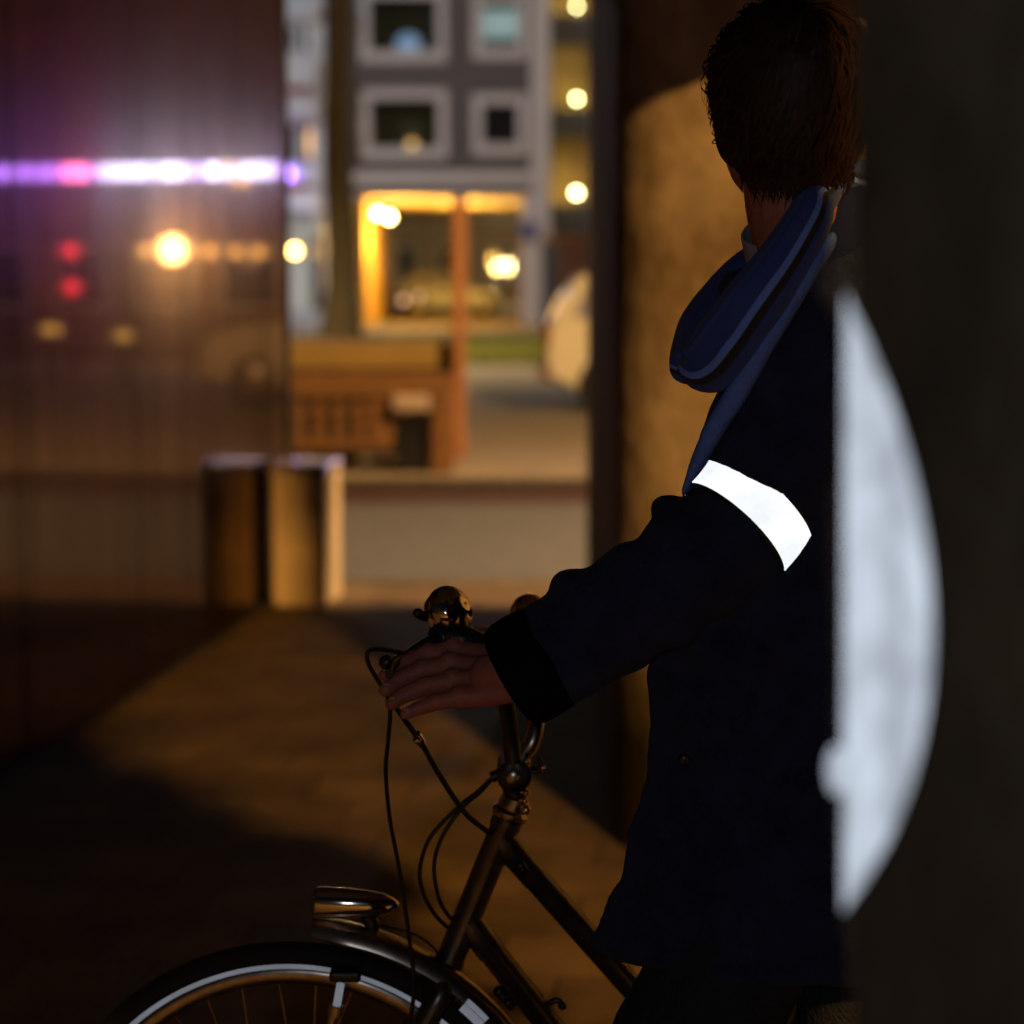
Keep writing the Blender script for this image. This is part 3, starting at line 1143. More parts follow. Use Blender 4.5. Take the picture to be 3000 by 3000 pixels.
# ------------------------------------------------------------------ lit kiosk seen only as a reflection in the metal wall
YK = 34.0
kA = mirror_at(835, 500, YK)
kB = mirror_at(-60, 500, YK)
ks = thing('snack_kiosk', 'kiosk with neon edge, seen mirrored in the metal wall', 'kiosk', ((kA.x + kB.x) / 2, YK, 0))
zt = mirror_at(400, 480, YK).z
zb = mirror_at(400, 535, YK).z
m_ = holed_wall(kA.x - 2.0, kB.x + 3, 0.06, 8.0, YK + 0.6, 0.3,
                [(kA.x - 1.2 + k * 1.5, kA.x - 0.1 + k * 1.5, 0.9, 2.0) for k in range(6)])
m_.build('wall', M['brown_wall'], ks)
for k in range(6):
    window(ks, kA.x - 1.2 + k * 1.5, kA.x - 0.1 + k * 1.5, 0.9, 2.0, YK + 0.6, 0.07, M['pale_panel'], M['dark_glass'], 0.03)
m_ = MB()
m_.box(kA.x - 2.0, kB.x + 3, YK - 0.2, YK + 0.58, zb - 0.12, zt + 0.1)
m_.build('canopy', M['dark_render'], ks, bevel=0.02)
segs = [(-40, 95, 'violet_neon'), (105, 128, 'violet_neon'), (135, 182, 'violet_neon'), (184, 258, 'pink_neon'), (266, 290, 'violet_neon'), (292, 420, 'blue_neon'),
        (424, 560, 'blue_neon'), (566, 590, 'violet_neon'), (592, 730, 'blue_neon'), (738, 800, 'blue_neon'), (803, 830, 'violet_neon')]
for a, b, mt in segs:
    xa, xb = mirror_at(b, 508, YK - 0.22).x, mirror_at(a, 508, YK - 0.22).x
    m_ = MB()
    m_.box(xa, xb, YK - 0.26, YK - 0.205, zb + 0.06, zt - 0.03)
    m_.build('light_tube', M[mt], ks, bevel=0.02)
for i, (px, py, r_) in enumerate(((432, 735, 0.10), (497, 733, 0.12), (533, 733, 0.12), (612, 736, 0.09), (690, 738, 0.08), (760, 738, 0.08), (703, 528, 0.10), (668, 492, 0.09))):
    p = mirror_at(px, py, YK + 0.3 if py > 600 else YK - 0.5)
    t = thing('kiosk_lamp', ('leftmost bright yellow kiosk lamp in the mirror row', 'left of the two merged yellow kiosk lamps', 'right of the two merged yellow kiosk lamps',
                             'small amber kiosk lamp right of the bright ones', 'second last faint amber kiosk lamp in the row', 'last faint amber kiosk lamp by the wall edge',
                             'white lamp glowing below the neon line', 'white lamp glowing above the neon line')[i], 'lamp', p, 'kiosk lamps')
    m_ = MB()
    m_.ball(p, r_)
    m_.build('globe', M['kiosk_glow'] if py < 600 or i < 3 else M['kiosk_dim'], t, smooth=180)
    m_ = MB()
    m_.tube([p + Vector((0, 0, r_)), Vector((p.x, p.y, max(p.z + 0.3, zb - 0.1)))], 0.015)
    m_.build('rod', M['steel'], t)
lamp('kiosk_light', ((kA.x + kB.x) / 2 - 1.2, YK - 1.2, 1.9), 120, (1.0, 0.55, 0.2), 0.2, ks)
for i, (px, py) in enumerate(((150, 966), (362, 984))):
    p = mirror_at(px, py, 27)
    t = thing('path_light', ('left' if i == 0 else 'right') + ' one of two faint low path lights mirrored in the metal wall', 'lamp', (p.x, p.y, 0.06), 'low path lights')
    m_ = MB()
    m_.lathe((p.x, p.y, 0.06), (0, 0, 1), [(0, 0.05), (p.z - 0.12, 0.05)])
    m_.build('post', M['steel'], t, smooth=40)
    m_ = MB()
    m_.ball(p, 0.13, 0.10, 0.07)
    m_.build('globe', M['path_glow'], t, smooth=180)
# signal with two red lamps
sg = mirror_at(207, 735, 30)
sg2 = mirror_at(211, 842, 30)
ts = thing('traffic_signal', 'signal post with two red lamps mirrored in the metal wall', 'traffic light', (sg.x, 30.1, 0))
m_ = MB()
m_.tube([(sg.x, 30.12, 0), (sg.x, 30.12, sg.z + 0.3)], 0.05)
m_.build('post', M['steel'], ts)
m_ = MB()
m_.box(sg.x - 0.14, sg.x + 0.14, 30.0, 30.1, sg2.z - 0.2, sg.z + 0.25)
m_.build('housing', M['black_plastic'], ts, bevel=0.02)
for p in (sg, sg2):
    m_ = MB()
    m_.ball((p.x, 29.99, p.z), 0.10, 0.03, 0.10)
    m_.build('red_lens', M['lamp_red'], ts, smooth=180)

# ================================================================== STREET OBJECTS
def tree(label, x, y, r0, h, crown_z, leaves, seed):
    rnd = random.Random(seed)
    t = thing('street_tree', label, 'tree', (x, y, 0.0), 'street trees')
    m = MB()
    base = Vector((x, y, 0.05))
    path = [base + Vector((0.05 * math.sin(k * 1.3), 0.04 * math.cos(k), h * k / 9)) for k in range(10)]
    m.tube(path, [r0 * 1.35] + [r0 * (1 - 0.055 * k) for k in range(1, 10)], 14)
    tips = []
    for k in range(12):
        a = k * 2.4
        s = path[6 + k % 4]
        mid = s + Vector((math.cos(a) * 1.0, math.sin(a) * 1.0, 0.9))
        end = mid + Vector((math.cos(a + .3) * 1.3, math.sin(a + .3) * 1.3, 0.9 + rnd.random()))
        m.tube(spline([s, mid, end], 4), lerp_list([r0 * .4, r0 * .22, r0 * .08], 9), 7)
        tips += [mid, end]
    m.build('trunk', M['bark'], t, smooth=70)
    m = MB()
    for k in range(leaves):
        c = tips[k % len(tips)] + Vector((rnd.gauss(0, .6), rnd.gauss(0, .6), rnd.gauss(0.2, .5)))
        if c.z < crown_z:
            c.z = crown_z + rnd.random()
        u = Vector((rnd.gauss(0, 1), rnd.gauss(0, 1), rnd.gauss(0, .6))).normalized()
        w = u.cross(Vector((rnd.gauss(0, 1), rnd.gauss(0, 1), rnd.gauss(0, 1)))).normalized()
        s = rnd.uniform(.05, .09)
        m.quad(c - u * s, c + w * s * .5, c + u * s, c - w * s * .5)
    m.build('crown', M['leaf'], t)
    return t


tree('thick dark tree trunk in front of the grey building', xat(1000, 45), 45, 0.37, 11, 8.6, 3500, 3)

# wooden bench seen from behind
YBn = 15.75
scale = F / YBn
Xb = lambda p: xat(p, YBn)
bench = thing('bench', 'heavy orange brown wooden bench with upright back slats', 'bench', (Xb(1060), YBn, 0.06))
zt_, zr = zat(1092, YBn), zat(1165, YBn)
m_ = MB()
m_.box(Xb(700), Xb(1322), YBn - 0.05, YBn + 0.06, zr, zt_)
m_.build('top_rail', M['wood'], bench, bevel=0.012)
m_ = MB()
m_.box(Xb(700), Xb(1150), YBn - 0.035, YBn + 0.045, zat(1315, YBn), zat(1288, YBn))
m_.build('lower_rail', M['wood'], bench, bevel=0.008)
slat0 = None
for k in range(6):
    c = 862 - 58 * 2 + k * 58
    if slat0 is None:
        m_ = MB()
        m_.box(Xb(c), Xb(c + 30), YBn - 0.018, YBn + 0.018, zat(1288, YBn) + 0.002, zr - 0.002)
        slat0 = m_.build('slat', M['wood'], bench, bevel=0.004, origin=(Xb(c), YBn, 0.5))
    else:
        s_ = slat0.copy()
        COL.objects.link(s_)
        s_.location.x = slat0.location.x + k * (Xb(58) - Xb(0))
m_ = MB()
m_.box(Xb(1082), Xb(1155), YBn - 0.03, YBn + 0.03, zat(1290, YBn), zr - 0.002)
m_.build('back_board', M['wood'], bench, bevel=0.006)
for (a, b, y0, y1) in ((1266, 1326, -0.09, 0.09), (690, 740, -0.09, 0.09), (1266, 1326, 0.48, 0.62), (690, 740, 0.48, 0.62)):
    m_ = MB()
    m_.box(Xb(a), Xb(b), YBn + y0 - 0.003, YBn + y1, 0.06, (zr - 0.004) if y0 < 0 else 0.60)
    m_.build('leg', M['wood'], bench, bevel=0.012)
for k in range(4):
    m_ = MB()
    m_.box(Xb(700), Xb(1318), YBn + 0.10 + k * 0.125, YBn + 0.21 + k * 0.125, 0.44, 0.48)
    m_.build('seat_plank', M['wood'], bench, bevel=0.006)
for px in (1268, 700):
    m_ = MB()
    m_.box(Xb(px), Xb(px + 52), YBn + 0.09, YBn + 0.66, 0.61, 0.66)
    m_.build('armrest', M['wood'], bench, bevel=0.01)
m_ = MB()
bx0 = Vector((Xb(1150), YBn - 0.14, 0.52))
m_.prism([(Xb(1150), YBn - 0.12), (Xb(1262), YBn - 0.12), (Xb(1258), YBn - 0.055), (Xb(1154), YBn - 0.055)], zat(1205, YBn - .1), zat(1158, YBn - .1))
pbag = m_.build('paper_notice', M['paper'], bevel=0.02)
tag(pbag, 'crumpled pale paper bag hooked on the bench back', 'paper bag')
m_ = MB()
m_.box(Xb(1160), Xb(1258), YBn - 0.02, YBn + 0.30, 0.065, 0.39)
cr = thing('crate', 'black crate pushed under the right end of the bench', 'crate', (Xb(1209), YBn + 0.1, 0.06))
m_.build('box', M['black_plastic'], cr, bevel=0.01)
m_ = MB()
m_.box(Xb(1152), Xb(1264), YBn - 0.035, YBn + 0.315, 0.372, 0.405)
m_.build('rim', M['black_plastic'], cr, bevel=0.006)
for i, px in enumerate((850, 935, 1015)):
    pp = thing('potted_plant', ('leftmost', 'middle', 'rightmost')[i] + ' of the small green plants under the bench', 'plant', (Xb(px), YBn + 0.25, 0.06), 'plants under the bench')
    m_ = MB()
    m_.lathe((Xb(px), YBn + 0.25, 0.06), (0, 0, 1), [(0, 0.045), (0.09, 0.065), (0.10, 0.07)], 12)
    m_.build('pot', M['bollard'], pp, smooth=40)
    m_ = MB()
    for k in range(60):
        a = random.uniform(0, 6.28)
        el = random.uniform(0.2, 1.4)
        d_ = Vector((math.cos(a) * math.cos(el), math.sin(a) * math.cos(el), math.sin(el)))
        c = Vector((Xb(px), YBn + 0.25, 0.15))
        e_ = c + d_ * random.uniform(.06, .13)
        w = d_.cross(Vector((0, 0, 1))).normalized() * 0.014
        m_.quad(c, (c + e_) / 2 + w, e_, (c + e_) / 2 - w)
    m_.build('leaves', M['grass'], pp)

# tall timber post
YPo = 16.97
bp = at(1347, 1340, YPo)
ptop = zat(590, YPo)
bo = thing('timber_post', 'tall slim orange brown post at the right end of the bench', 'post', (bp.x, YPo, 0.06))
m_ = MB()
m_.prism([(bp.x - 0.05, YPo - 0.05), (bp.x + 0.05, YPo - 0.05), (bp.x + 0.05, YPo + 0.05), (bp.x - 0.05, YPo + 0.05)], 0.06, ptop)
m_.build('shaft', M['post_wood'], bo, bevel=0.012)
m_ = MB()
m_.prism([(bp.x - 0.062, YPo - 0.062), (bp.x + 0.062, YPo - 0.062), (bp.x + 0.062, YPo + 0.062), (bp.x - 0.062, YPo + 0.062)], ptop + 0.002, ptop + 0.03)
m_.build('cap', M['post_wood'], bo, bevel=0.008)

# timber planter behind the bench: dark planked side under a tan coping board
YP = 17.12
Xp = lambda p: xat(p, YP)
pl = thing('planter', 'long timber planter with a tan top board behind the bench', 'planter', (Xp(1000), YP, 0.06))
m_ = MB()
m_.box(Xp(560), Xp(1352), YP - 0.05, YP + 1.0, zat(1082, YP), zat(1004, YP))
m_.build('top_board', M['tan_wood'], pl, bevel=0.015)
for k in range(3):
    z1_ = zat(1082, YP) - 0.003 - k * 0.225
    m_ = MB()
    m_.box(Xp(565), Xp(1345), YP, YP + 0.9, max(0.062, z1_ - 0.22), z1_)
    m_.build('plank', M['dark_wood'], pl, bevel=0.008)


def hatchback(label, x, y, z, paint, flip=1, group=None, ln=3.7):
    """small hatchback seen from its side; tail at x, nose at x + flip*ln"""
    t = thing('parked_car', label, 'car', (x + flip * ln / 2, y, z), group)
    prof = [(0.02, 0.38), (0.0, 0.62), (0.04, 0.92), (0.16, 1.20), (0.34, 1.44), (0.62, 1.52), (1.5, 1.54), (2.05, 1.44),
            (2.62, 0.98), (3.2, 0.90), (3.6, 0.78), (3.70, 0.60), (3.69, 0.36), (3.3, 0.24), (0.3, 0.24)]
    W = 1.6
    rings = []
    for k, (yy, tuck) in enumerate(((-W / 2, 0.0), (-W / 2 + 0.10, 0.0), (W / 2 - 0.10, 0.0), (W / 2, 0.0))):
        ring = []
        for px_, pz in prof:
            edge = k in (0, 3)
            sx = 1.0
            oy = yy
            if pz > 0.95:
                oy = yy * (1 - 0.16 * (pz - 0.95) / 0.6)
            cx_ = 1.85 + (px_ - 1.85) * (0.985 if edge else 1.0)
            cz = 0.85 + (pz - 0.85) * (0.97 if edge else 1.0)
            ring.append(Vector((x + flip * cx_, y + W / 2 + oy, z + cz)))
        rings.append(ring)
    m = MB()
    m.loft(rings)
    m.build('body', paint, t, smooth=35, bevel=0.02)
    for side in (-1, 1):
        ys = y + W / 2 + side * (W / 2 * 0.955 + 0.006)
        for pts in ([(0.30, 1.02), (0.44, 1.36), (0.75, 1.43), (0.95, 1.43), (0.95, 1.0)], [(1.02, 1.0), (1.02, 1.43), (1.5, 1.45), (1.98, 1.36), (2.38, 1.0)]):
            m = MB()
            q_ = []
            for px_, pz in pts:
                oy = side * (W / 2) * (1 - 0.16 * max(0, pz - 0.95) / 0.6) + side * 0.006
                q_.append((x + flip * px_, y + W / 2 + oy, z + pz))
            m.poly(q_)
            m.build('side_window', M['car_glass'], t)
        for wx in (0.62, 3.05):
            m = MB()
            c = Vector((x + flip * wx, y + W / 2 + side * 0.74, z + 0.29))
            m.lathe(c, (0, side, 0), [(-0.09, 0.24), (-0.08, 0.285), (0.06, 0.285), (0.075, 0.24)], 22)
            wh = m.build('wheel', M['tyre'], t, smooth=40)
            m = MB()
            m.lathe(c + Vector((0, side * 0.076, 0)), (0, side, 0), [(0, 0.19), (0.008, 0.17), (0.012, 0.05), (0.02, 0.03)], 18)
            m.build('hub_cap', M['worn_chrome'], wh, smooth=40)
        m = MB()
        m.box(min(x + flip * 0.0, x + flip * 0.10) - 0.004, max(x, x + flip * 0.10) + 0.004, y + W / 2 + side * 0.70 - 0.085, y + W / 2 + side * 0.70 + 0.105, z + 0.66, z + 0.90)
        m.build('tail_light', mat('red_lens', (0.35, 0.05, 0.02), 0.2), t, bevel=0.015)
        m = MB()
        m.ball((x + flip * 3.62, y + W / 2 + side * 0.58, z + 0.70), 0.09, 0.13, 0.07)
        m.build('headlight', M['chrome'], t, smooth=180)
        m = MB()
        m.ball((x + flip * 2.2, y + W / 2 + side * 0.86, z + 1.02), 0.06, 0.09, 0.06)
        m.build('mirror', paint, t, smooth=180)
        m = MB()
        m.box(min(x + flip * 1.12, x + flip * 1.28), max(x + flip * 1.12, x + flip * 1.28), y + W / 2 + side * 0.80 - 0.012, y + W / 2 + side * 0.80 + 0.012, z + 0.84, z + 0.87)
        m.build('handle', M['worn_chrome'], t, bevel=0.004)
    for s0, s1, z0, z1 in ((-0.06, 0.14, 0.34, 0.50), (3.58, 3.75, 0.30, 0.46)):
        m = MB()
        m.box(min(x + flip * s0, x + flip * s1), max(x + flip * s0, x + flip * s1), y + 0.06, y + W - 0.06, z + z0, z + z1)
        m.build('bumper', M['bollard'] if s0 < 1 else paint, t, bevel=0.03)
    return t


cp = at(1598, 1205, 22.6)
hatchback('cream hatchback parked beside the pier, only its tail in view', cp.x, 22.6, 0.06, M['cream_car'])
dp = at(1158, 900, 74)
hatchback('dark car parked deep inside the lit passage', dp.x, 76, 0.0, M['dark_car'], 1, None, 1.7 + 2.0)
dp2 = at(1500, 900, 80)
globe_lamp('dim pinkish lamp low beside the dark car in the passage', 1182, 880, 72, glow('pinkish_lamp', (1, .62, .45), 1.1), 0.11, 0, None, 'low lamps in the passage')
globe_lamp('second dim pinkish lamp right of the dark car', 1228, 868, 73, glow('pinkish_lamp_b', (1, .66, .55), 0.7), 0.10, 0, None, 'low lamps in the passage')

# ================================================================== BICYCLE (heading left, left side towards the camera)
DB = 2.72                                    # distance of the frame plane
HUB = Vector((-0.290, DB - 0.02, 0.3325))
bk = thing('bicycle', 'dark brown step-through city bicycle pushed by the man', 'bicycle', (0.2, DB, 0.0))


def fp(px, py, d=DB):
    return at(px, py, d)


def make_wheel(hub, name):
    w = MB()
    circ = [Vector((hub.x + 0.3135 * math.cos(R(a)), hub.y, hub.z + 0.3135 * math.sin(R(a)))) for a in range(0, 360, 4)]
    w.tube(circ, 0.0190, 12, cap=False, closed=True)
    wh = w.build(name, M['tyre'], bk, smooth=180)
    for side in (-1, 1):
        s = MB()
        inner, outer = [], []
        for a in range(0, 360, 3):
            c_, s_ = math.cos(R(a)), math.sin(R(a))
            inner.append(Vector((hub.x + 0.3005 * c_, hub.y + side * 0.0158, hub.z + 0.3005 * s_)))
            outer.append(Vector((hub.x + 0.3080 * c_, hub.y + side * 0.0192, hub.z + 0.3080 * s_)))
        n = len(inner)
        for k in range(n):
            l = (k + 1) % n
            s.quad(inner[k], inner[l], outer[l], outer[k])
        s.build('reflective_stripe', M['retro_tyre'], wh, smooth=180)
    r = MB()
    prof = [(0.293, -0.012), (0.297, -0.010), (0.297, 0.010), (0.293, 0.012), (0.283, 0.011), (0.277, 0.004), (0.277, -0.004), (0.283, -0.011)]
    rings = []
    for a in range(0, 360, 4):
        c_, s_ = math.cos(R(a)), math.sin(R(a))
        rings.append([Vector((hub.x + q_[0] * c_, hub.y + q_[1], hub.z + q_[0] * s_)) for q_ in prof])
    r.loft(rings, cap=False, closed=True)
    r.build('rim', M['worn_chrome'], wh, smooth=50)
    h = MB()
    h.lathe(hub + Vector((0, -0.05, 0)), (0, 1, 0), [(0, 0.012), (0.012, 0.012), (0.014, 0.03), (0.02, 0.03), (0.024, 0.02), (0.076, 0.02), (0.08, 0.03), (0.086, 0.03), (0.088, 0.012), (0.1, 0.012)], 18)
    h.build('hub', M['worn_chrome'], wh, smooth=40)
    sp0 = None
    for k in range(36):
        a = R(k * 10 + 3)
        side = 1 if k % 2 else -1
        b_ = a + (0.9 if (k // 2) % 2 else -0.9)
        s = MB()
        s.tube([hub + Vector((0.028 * math.cos(b_), side * 0.032, 0.028 * math.sin(b_))),
                hub + Vector((0.278 * math.cos(a), 0, 0.278 * math.sin(a)))], 0.0011, 5)
        s.build('spoke', M['worn_chrome'], wh)
    return wh


make_wheel(HUB, 'front_wheel')
RHUB = Vector((0.80, DB + 0.01, 0.3325))
make_wheel(RHUB, 'rear_wheel')


def mudguard(hub, a0, a1, name, m):
    g_ = MB()
    prof = [(0.345, -0.028), (0.357, -0.024), (0.364, -0.012), (0.366, 0), (0.364, 0.012), (0.357, 0.024), (0.345, 0.028),
            (0.354, 0.022), (0.361, 0.011), (0.363, 0), (0.361, -0.011), (0.354, -0.022)]
    rings = []
    n = int(abs(a1 - a0) / 3)
    for k in range(n + 1):
        a = R(a0 + (a1 - a0) * k / n)
        # end rounded a little
        e_ = min(1, 0.55 + 0.45 * min(k, n - k) / 2)
        rings.append([Vector((hub.x + q_[0] * math.cos(a), hub.y + q_[1] * e_, hub.z + q_[0] * math.sin(a))) for q_ in prof])
    g_.loft(rings)
    return g_.build(name, m, bk, smooth=60)


fm = mudguard(HUB, 85, -14, 'front_mudguard', M['worn_chrome'])
mudguard(RHUB, 150, 5, 'rear_mudguard', M['worn_chrome'])
# reflective patch on the mudguard side behind the fork
s = MB()
ia, oa = [], []
for k in range(9):
    a = R(42.5 + (48.5 - 42.5) * k / 8)
    ia.append(Vector((HUB.x + 0.334 * math.cos(a), HUB.y - 0.0298, HUB.z + 0.334 * math.sin(a))))
    oa.append(Vector((HUB.x + 0.353 * math.cos(a), HUB.y - 0.0265, HUB.z + 0.353 * math.sin(a))))
for k in range(8):
    s.quad(ia[k], ia[k + 1], oa[k + 1], oa[k])
s.build('reflector', M['retro_tyre'], fm)
# stay with its clip
s = MB()
st0, st1, st2 = fp(1000, 2868, HUB.y - 0.06), fp(984, 2950, HUB.y - 0.06), HUB + Vector((0, -0.058, 0))
s.tube([st1, st2], 0.0075, 10)
s.tube([fp(987, 2946, HUB.y - .06), fp(983, 2975, HUB.y - .06)], 0.0105, 12)
stay = s.build('mudguard_stay', M['worn_chrome'], bk, smooth=60)
s = MB()
s.tube([fp(998, 2882, HUB.y - 0.06), fp(986, 2950, HUB.y - 0.06)], 0.0052, 10)
s.build('stay_sleeve', M['retro_tyre'], stay, smooth=60)
s = MB()
c_ = fp(1016, 2858, HUB.y - 0.045)
s.box(c_.x - 0.022, c_.x + 0.018, c_.y - 0.012, c_.y + 0.022, c_.z - 0.006, c_.z + 0.007)
s.build('stay_clip', M['black_plastic'], stay, bevel=0.004)

# fork
HT0, HT1 = fp(1488, 2398), fp(1318, 2812)
CR = fp(1288, 2888)
for side in (-1, 1):
    s = MB()
    o_ = Vector((0, side * 0.048, 0))
    c2 = CR + o_
    hb = HUB + o_ * 1.05
    bend = c2 * 0.38 + hb * 0.62 + Vector((0.022, 0, -0.002))
    s.tube(spline([CR + o_ * 0.55 + Vector((0.004, 0, 0.012)), c2 + Vector((-0.006, 0, -0.012)), bend, hb], 7), lerp_list([0.0165, 0.0165, 0.014, 0.009], 22), 12)
    s.build('fork_blade', M['frame_paint'], bk, smooth=80)
s = MB()
ax = (HT1 - HT0).normalized()
s.lathe(HT1 + ax * 0.010, ax, [(0, 0.021), (0.004, 0.0235), (0.009, 0.0235), (0.012, 0.020), (0.016, 0.025), (0.022, 0.025), (0.026, 0.019), (0.05, 0.019)], 20)
s.build('lower_headset', M['chrome'], bk, smooth=40)
s = MB()
s.ball(CR, 0.030, 0.060, 0.024)
s.build('fork_crown', M['frame_paint'], bk, smooth=180)
# head tube, stem
s = MB()
s.lathe(HT0, ax, [(0, 0.0205), (0.012, 0.0205), (0.016, 0.0185), ((HT1 - HT0).length - 0.006, 0.0185), ((HT1 - HT0).length, 0.0205), ((HT1 - HT0).length + 0.008, 0.0205)], 22)
s.build('head_tube', M['frame_paint'], bk, smooth=40)
s = MB()
s.lathe(HT0 + ax * -0.001, -ax, [(0, 0.021), (0.004, 0.024), (0.009, 0.024), (0.013, 0.019), (0.018, 0.020), (0.028, 0.019), (0.031, 0.014)], 20)
s.build('upper_headset', M['worn_chrome'], bk, smooth=40)
ST = fp(1506, 2255)
s = MB()
s.tube([HT0 - ax * 0.028, fp(1502, 2300), ST], [0.0145, 0.0145, 0.017], 14)
stem = s.build('stem', M['black_metal'], bk, smooth=60)
s = MB()
s.lathe(ST + Vector((0.0, -0.040, 0)), (0, 1, 0), [(0, 0.016), (0.004, 0.0225), (0.076, 0.0225), (0.080, 0.016)], 18)
s.build('stem_clamp', M['black_metal'], stem, smooth=40)
s = MB()
s.lathe(ST + Vector((-0.001, -0.041, 0)), (0, -1, 0), [(0, 0.0095), (0.005, 0.0095), (0.007, 0.006)], 14)
s.build('stem_bolt', M['worn_chrome'], stem, smooth=40)
for q_, r_ in ((fp(1543, 2232, DB - .02), 0.0045), (fp(1590, 2250, DB - .02), 0.004), (fp(1541, 2322, DB - .015), 0.0042), (fp(1538, 2345, DB - .015), 0.0042), (fp(1541, 2372, DB - .015), 0.0065)):
    s = MB()
    s.ball(q_, r_)
    s.tube([q_ + Vector((-0.014, 0.01, 0)), q_], r_ * 0.6, 8)
    s.build('bolt', M['brass'], stem, smooth=180)
s = MB()
s.tube(spline([fp(1530, 2243, DB - .02), fp(1572, 2262, DB - .02), fp(1584, 2238, DB - .02), fp(1578, 2215, DB - .02)], 5), 0.0035, 8)
s.build('clamp_lever', M['black_metal'], stem, smooth=80)

# handlebar: rises from the clamp, then sweeps out to both sides
GL = fp(1408, 1972, 2.50)
GR = at(1690, 1782, 2.98)
bl_path = spline([ST + Vector((0, -0.03, 0.004)), fp(1497, 2170, 2.69), fp(1482, 2060, 2.67), fp(1452, 1940, 2.64), fp(1420, 1915, 2.575), GL, fp(1425, 1998, 2.455)], 7)
br_path = spline([ST + Vector((0, 0.03, 0.004)), fp(1556, 2180, 2.745), fp(1574, 2100, 2.76), fp(1592, 1960, 2.79), fp(1600, 1860, 2.86), GR, at(1740, 1775, 3.05)], 7)
s = MB()
s.tube(bl_path, 0.0112, 12)
hbar = s.build('handlebar', M['black_metal'], bk, smooth=80)
s = MB()
s.tube(br_path, 0.0112, 12)
s.build('handlebar_right_half', M['worn_chrome'], bk, smooth=80)
for path in (bl_path, br_path):
    s = MB()
    n_ = len(path)
    s.tube(path[n_ - 11:], 0.0145, 14)
    s.build('grip', M['rubber'], bk, smooth=60)
# brake lever of the near side with its bracket
brk = fp(1310, 1868, 2.60)
s = MB()
s.tube(spline([fp(1425, 1910, 2.585), fp(1370, 1880, 2.60), brk, fp(1275, 1872, 2.59)], 5), lerp_list([0.017, 0.019, 0.020, 0.016], 16), 12)
lev = s.build('brake_lever', M['black_plastic'], bk, smooth=80)
s = MB()
s.tube(spline([brk, fp(1250, 1892, 2.57), fp(1190, 1925, 2.53), fp(1150, 1948, 2.49), fp(1140, 1975, 2.46)], 6), lerp_list([0.013, 0.011, 0.0085, 0.008, 0.007], 25), 10, flat=0.75)
s.build('lever_blade', M['black_metal'], lev, smooth=80)
s = MB()
s.ball(fp(1132, 1940, 2.49), 0.0090)
s.build('lever_end', M['black_metal'], lev, smooth=180)
# bell on the bracket
bc = fp(1318, 1790, 2.62)
bax = Vector((0.62, -0.35, 0.38)).normalized()
s = MB()
R0 = 0.033
s.lathe(bc, bax, [(-0.021, 0.012), (-0.020, 0.026), (-0.014, 0.0285), (-0.012, 0.0275), (-0.0105, 0.0292)] + [(R0 * 0.78 * math.sin(R(a)), R0 * math.cos(R(a))) for a in range(-18, 86, 8)] + [(0.0236, 0.0012)], 32)
bell = s.build('bell', M['chrome'], bk, smooth=50)
s = MB()
s.tube([bc - bax * 0.02, fp(1290, 1845, 2.61), fp(1300, 1865, 2.60)], [0.012, 0.012, 0.015], 12)
s.build('bell_base', M['black_plastic'], bell, smooth=60)
s = MB()
s.tube(spline([bc - bax * 0.016, fp(1255, 1808, 2.61), fp(1228, 1800, 2.60), fp(1222, 1788, 2.595)], 5), [0.006] * 11 + [0.004] * 5, 8)
s.ball(fp(1224, 1796, 2.598), 0.0065)
s.build('bell_thumb_lever', M['black_metal'], bell, smooth=80)
s = MB()
s.tube(spline([fp(1290, 1850, 2.59), fp(1318, 1875, 2.58), fp(1330, 1890, 2.57)], 4), 0.004, 8)
s.build('shift_lever', M['worn_chrome'], bk, smooth=60)
# brass bell on the far half of the bar
b2 = fp(1556, 1792, 2.84)
s = MB()
s.lathe(b2, Vector((0.30, -0.30, 0.55)).normalized(), [(-0.016, 0.01), (-0.015, 0.024), (-0.009, 0.027)] + [(0.022 * math.sin(R(a)), 0.027 * math.cos(R(a))) for a in range(-10, 86, 10)], 26)
s.build('brass_bell', M['brass'], bk, smooth=50)


def cable(pts, r=0.0028, name='cable', m=None):
    s_ = MB()
    s_.tube(spline(pts, 8), r, 7)
    return s_.build(name, m or M['cable'], bk, smooth=90)


cable([fp(1205, 1918, 2.53), fp(1120, 1903, 2.50), fp(1080, 1908, 2.49), fp(1078, 1940, 2.49), fp(1102, 1985, 2.50), fp(1130, 2030, 2.51), fp(1143, 2080, 2.52),
       fp(1137, 2170, 2.55), fp(1130, 2260, 2.58), fp(1142, 2400, 2.61), fp(1172, 2560, 2.63), fp(1200, 2760, 2.64), fp(1212, 2900, 2.645), fp(1190, 3060, 2.65)])
cable([fp(1130, 2030, 2.53), fp(1180, 2100, 2.56), fp(1228, 2168, 2.58)], 0.0035)
s = MB()
f0, f1 = fp(1220, 2150, 2.578), fp(1240, 2185, 2.588)
s.tube([f0, f0 * .6 + f1 * .4, f1], [0.0055, 0.0062, 0.005], 10)
s.ball(fp(1222, 2168, 2.575), 0.0055)
s.build('cable_adjuster', M['chrome'], bk, smooth=60)
cable([f1, fp(1290, 2275, 2.62), fp(1360, 2378, 2.65), fp(1420, 2430, 2.69), fp(1470, 2470, 2.75)], 0.0036)
cable([fp(1448, 2272, 2.70), fp(1400, 2318, 2.69), fp(1345, 2362, 2.68), fp(1262, 2450, 2.67), fp(1231, 2540, 2.67), fp(1238, 2610, 2.67), fp(1275, 2680, 2.69), fp(1330, 2735, 2.74)])
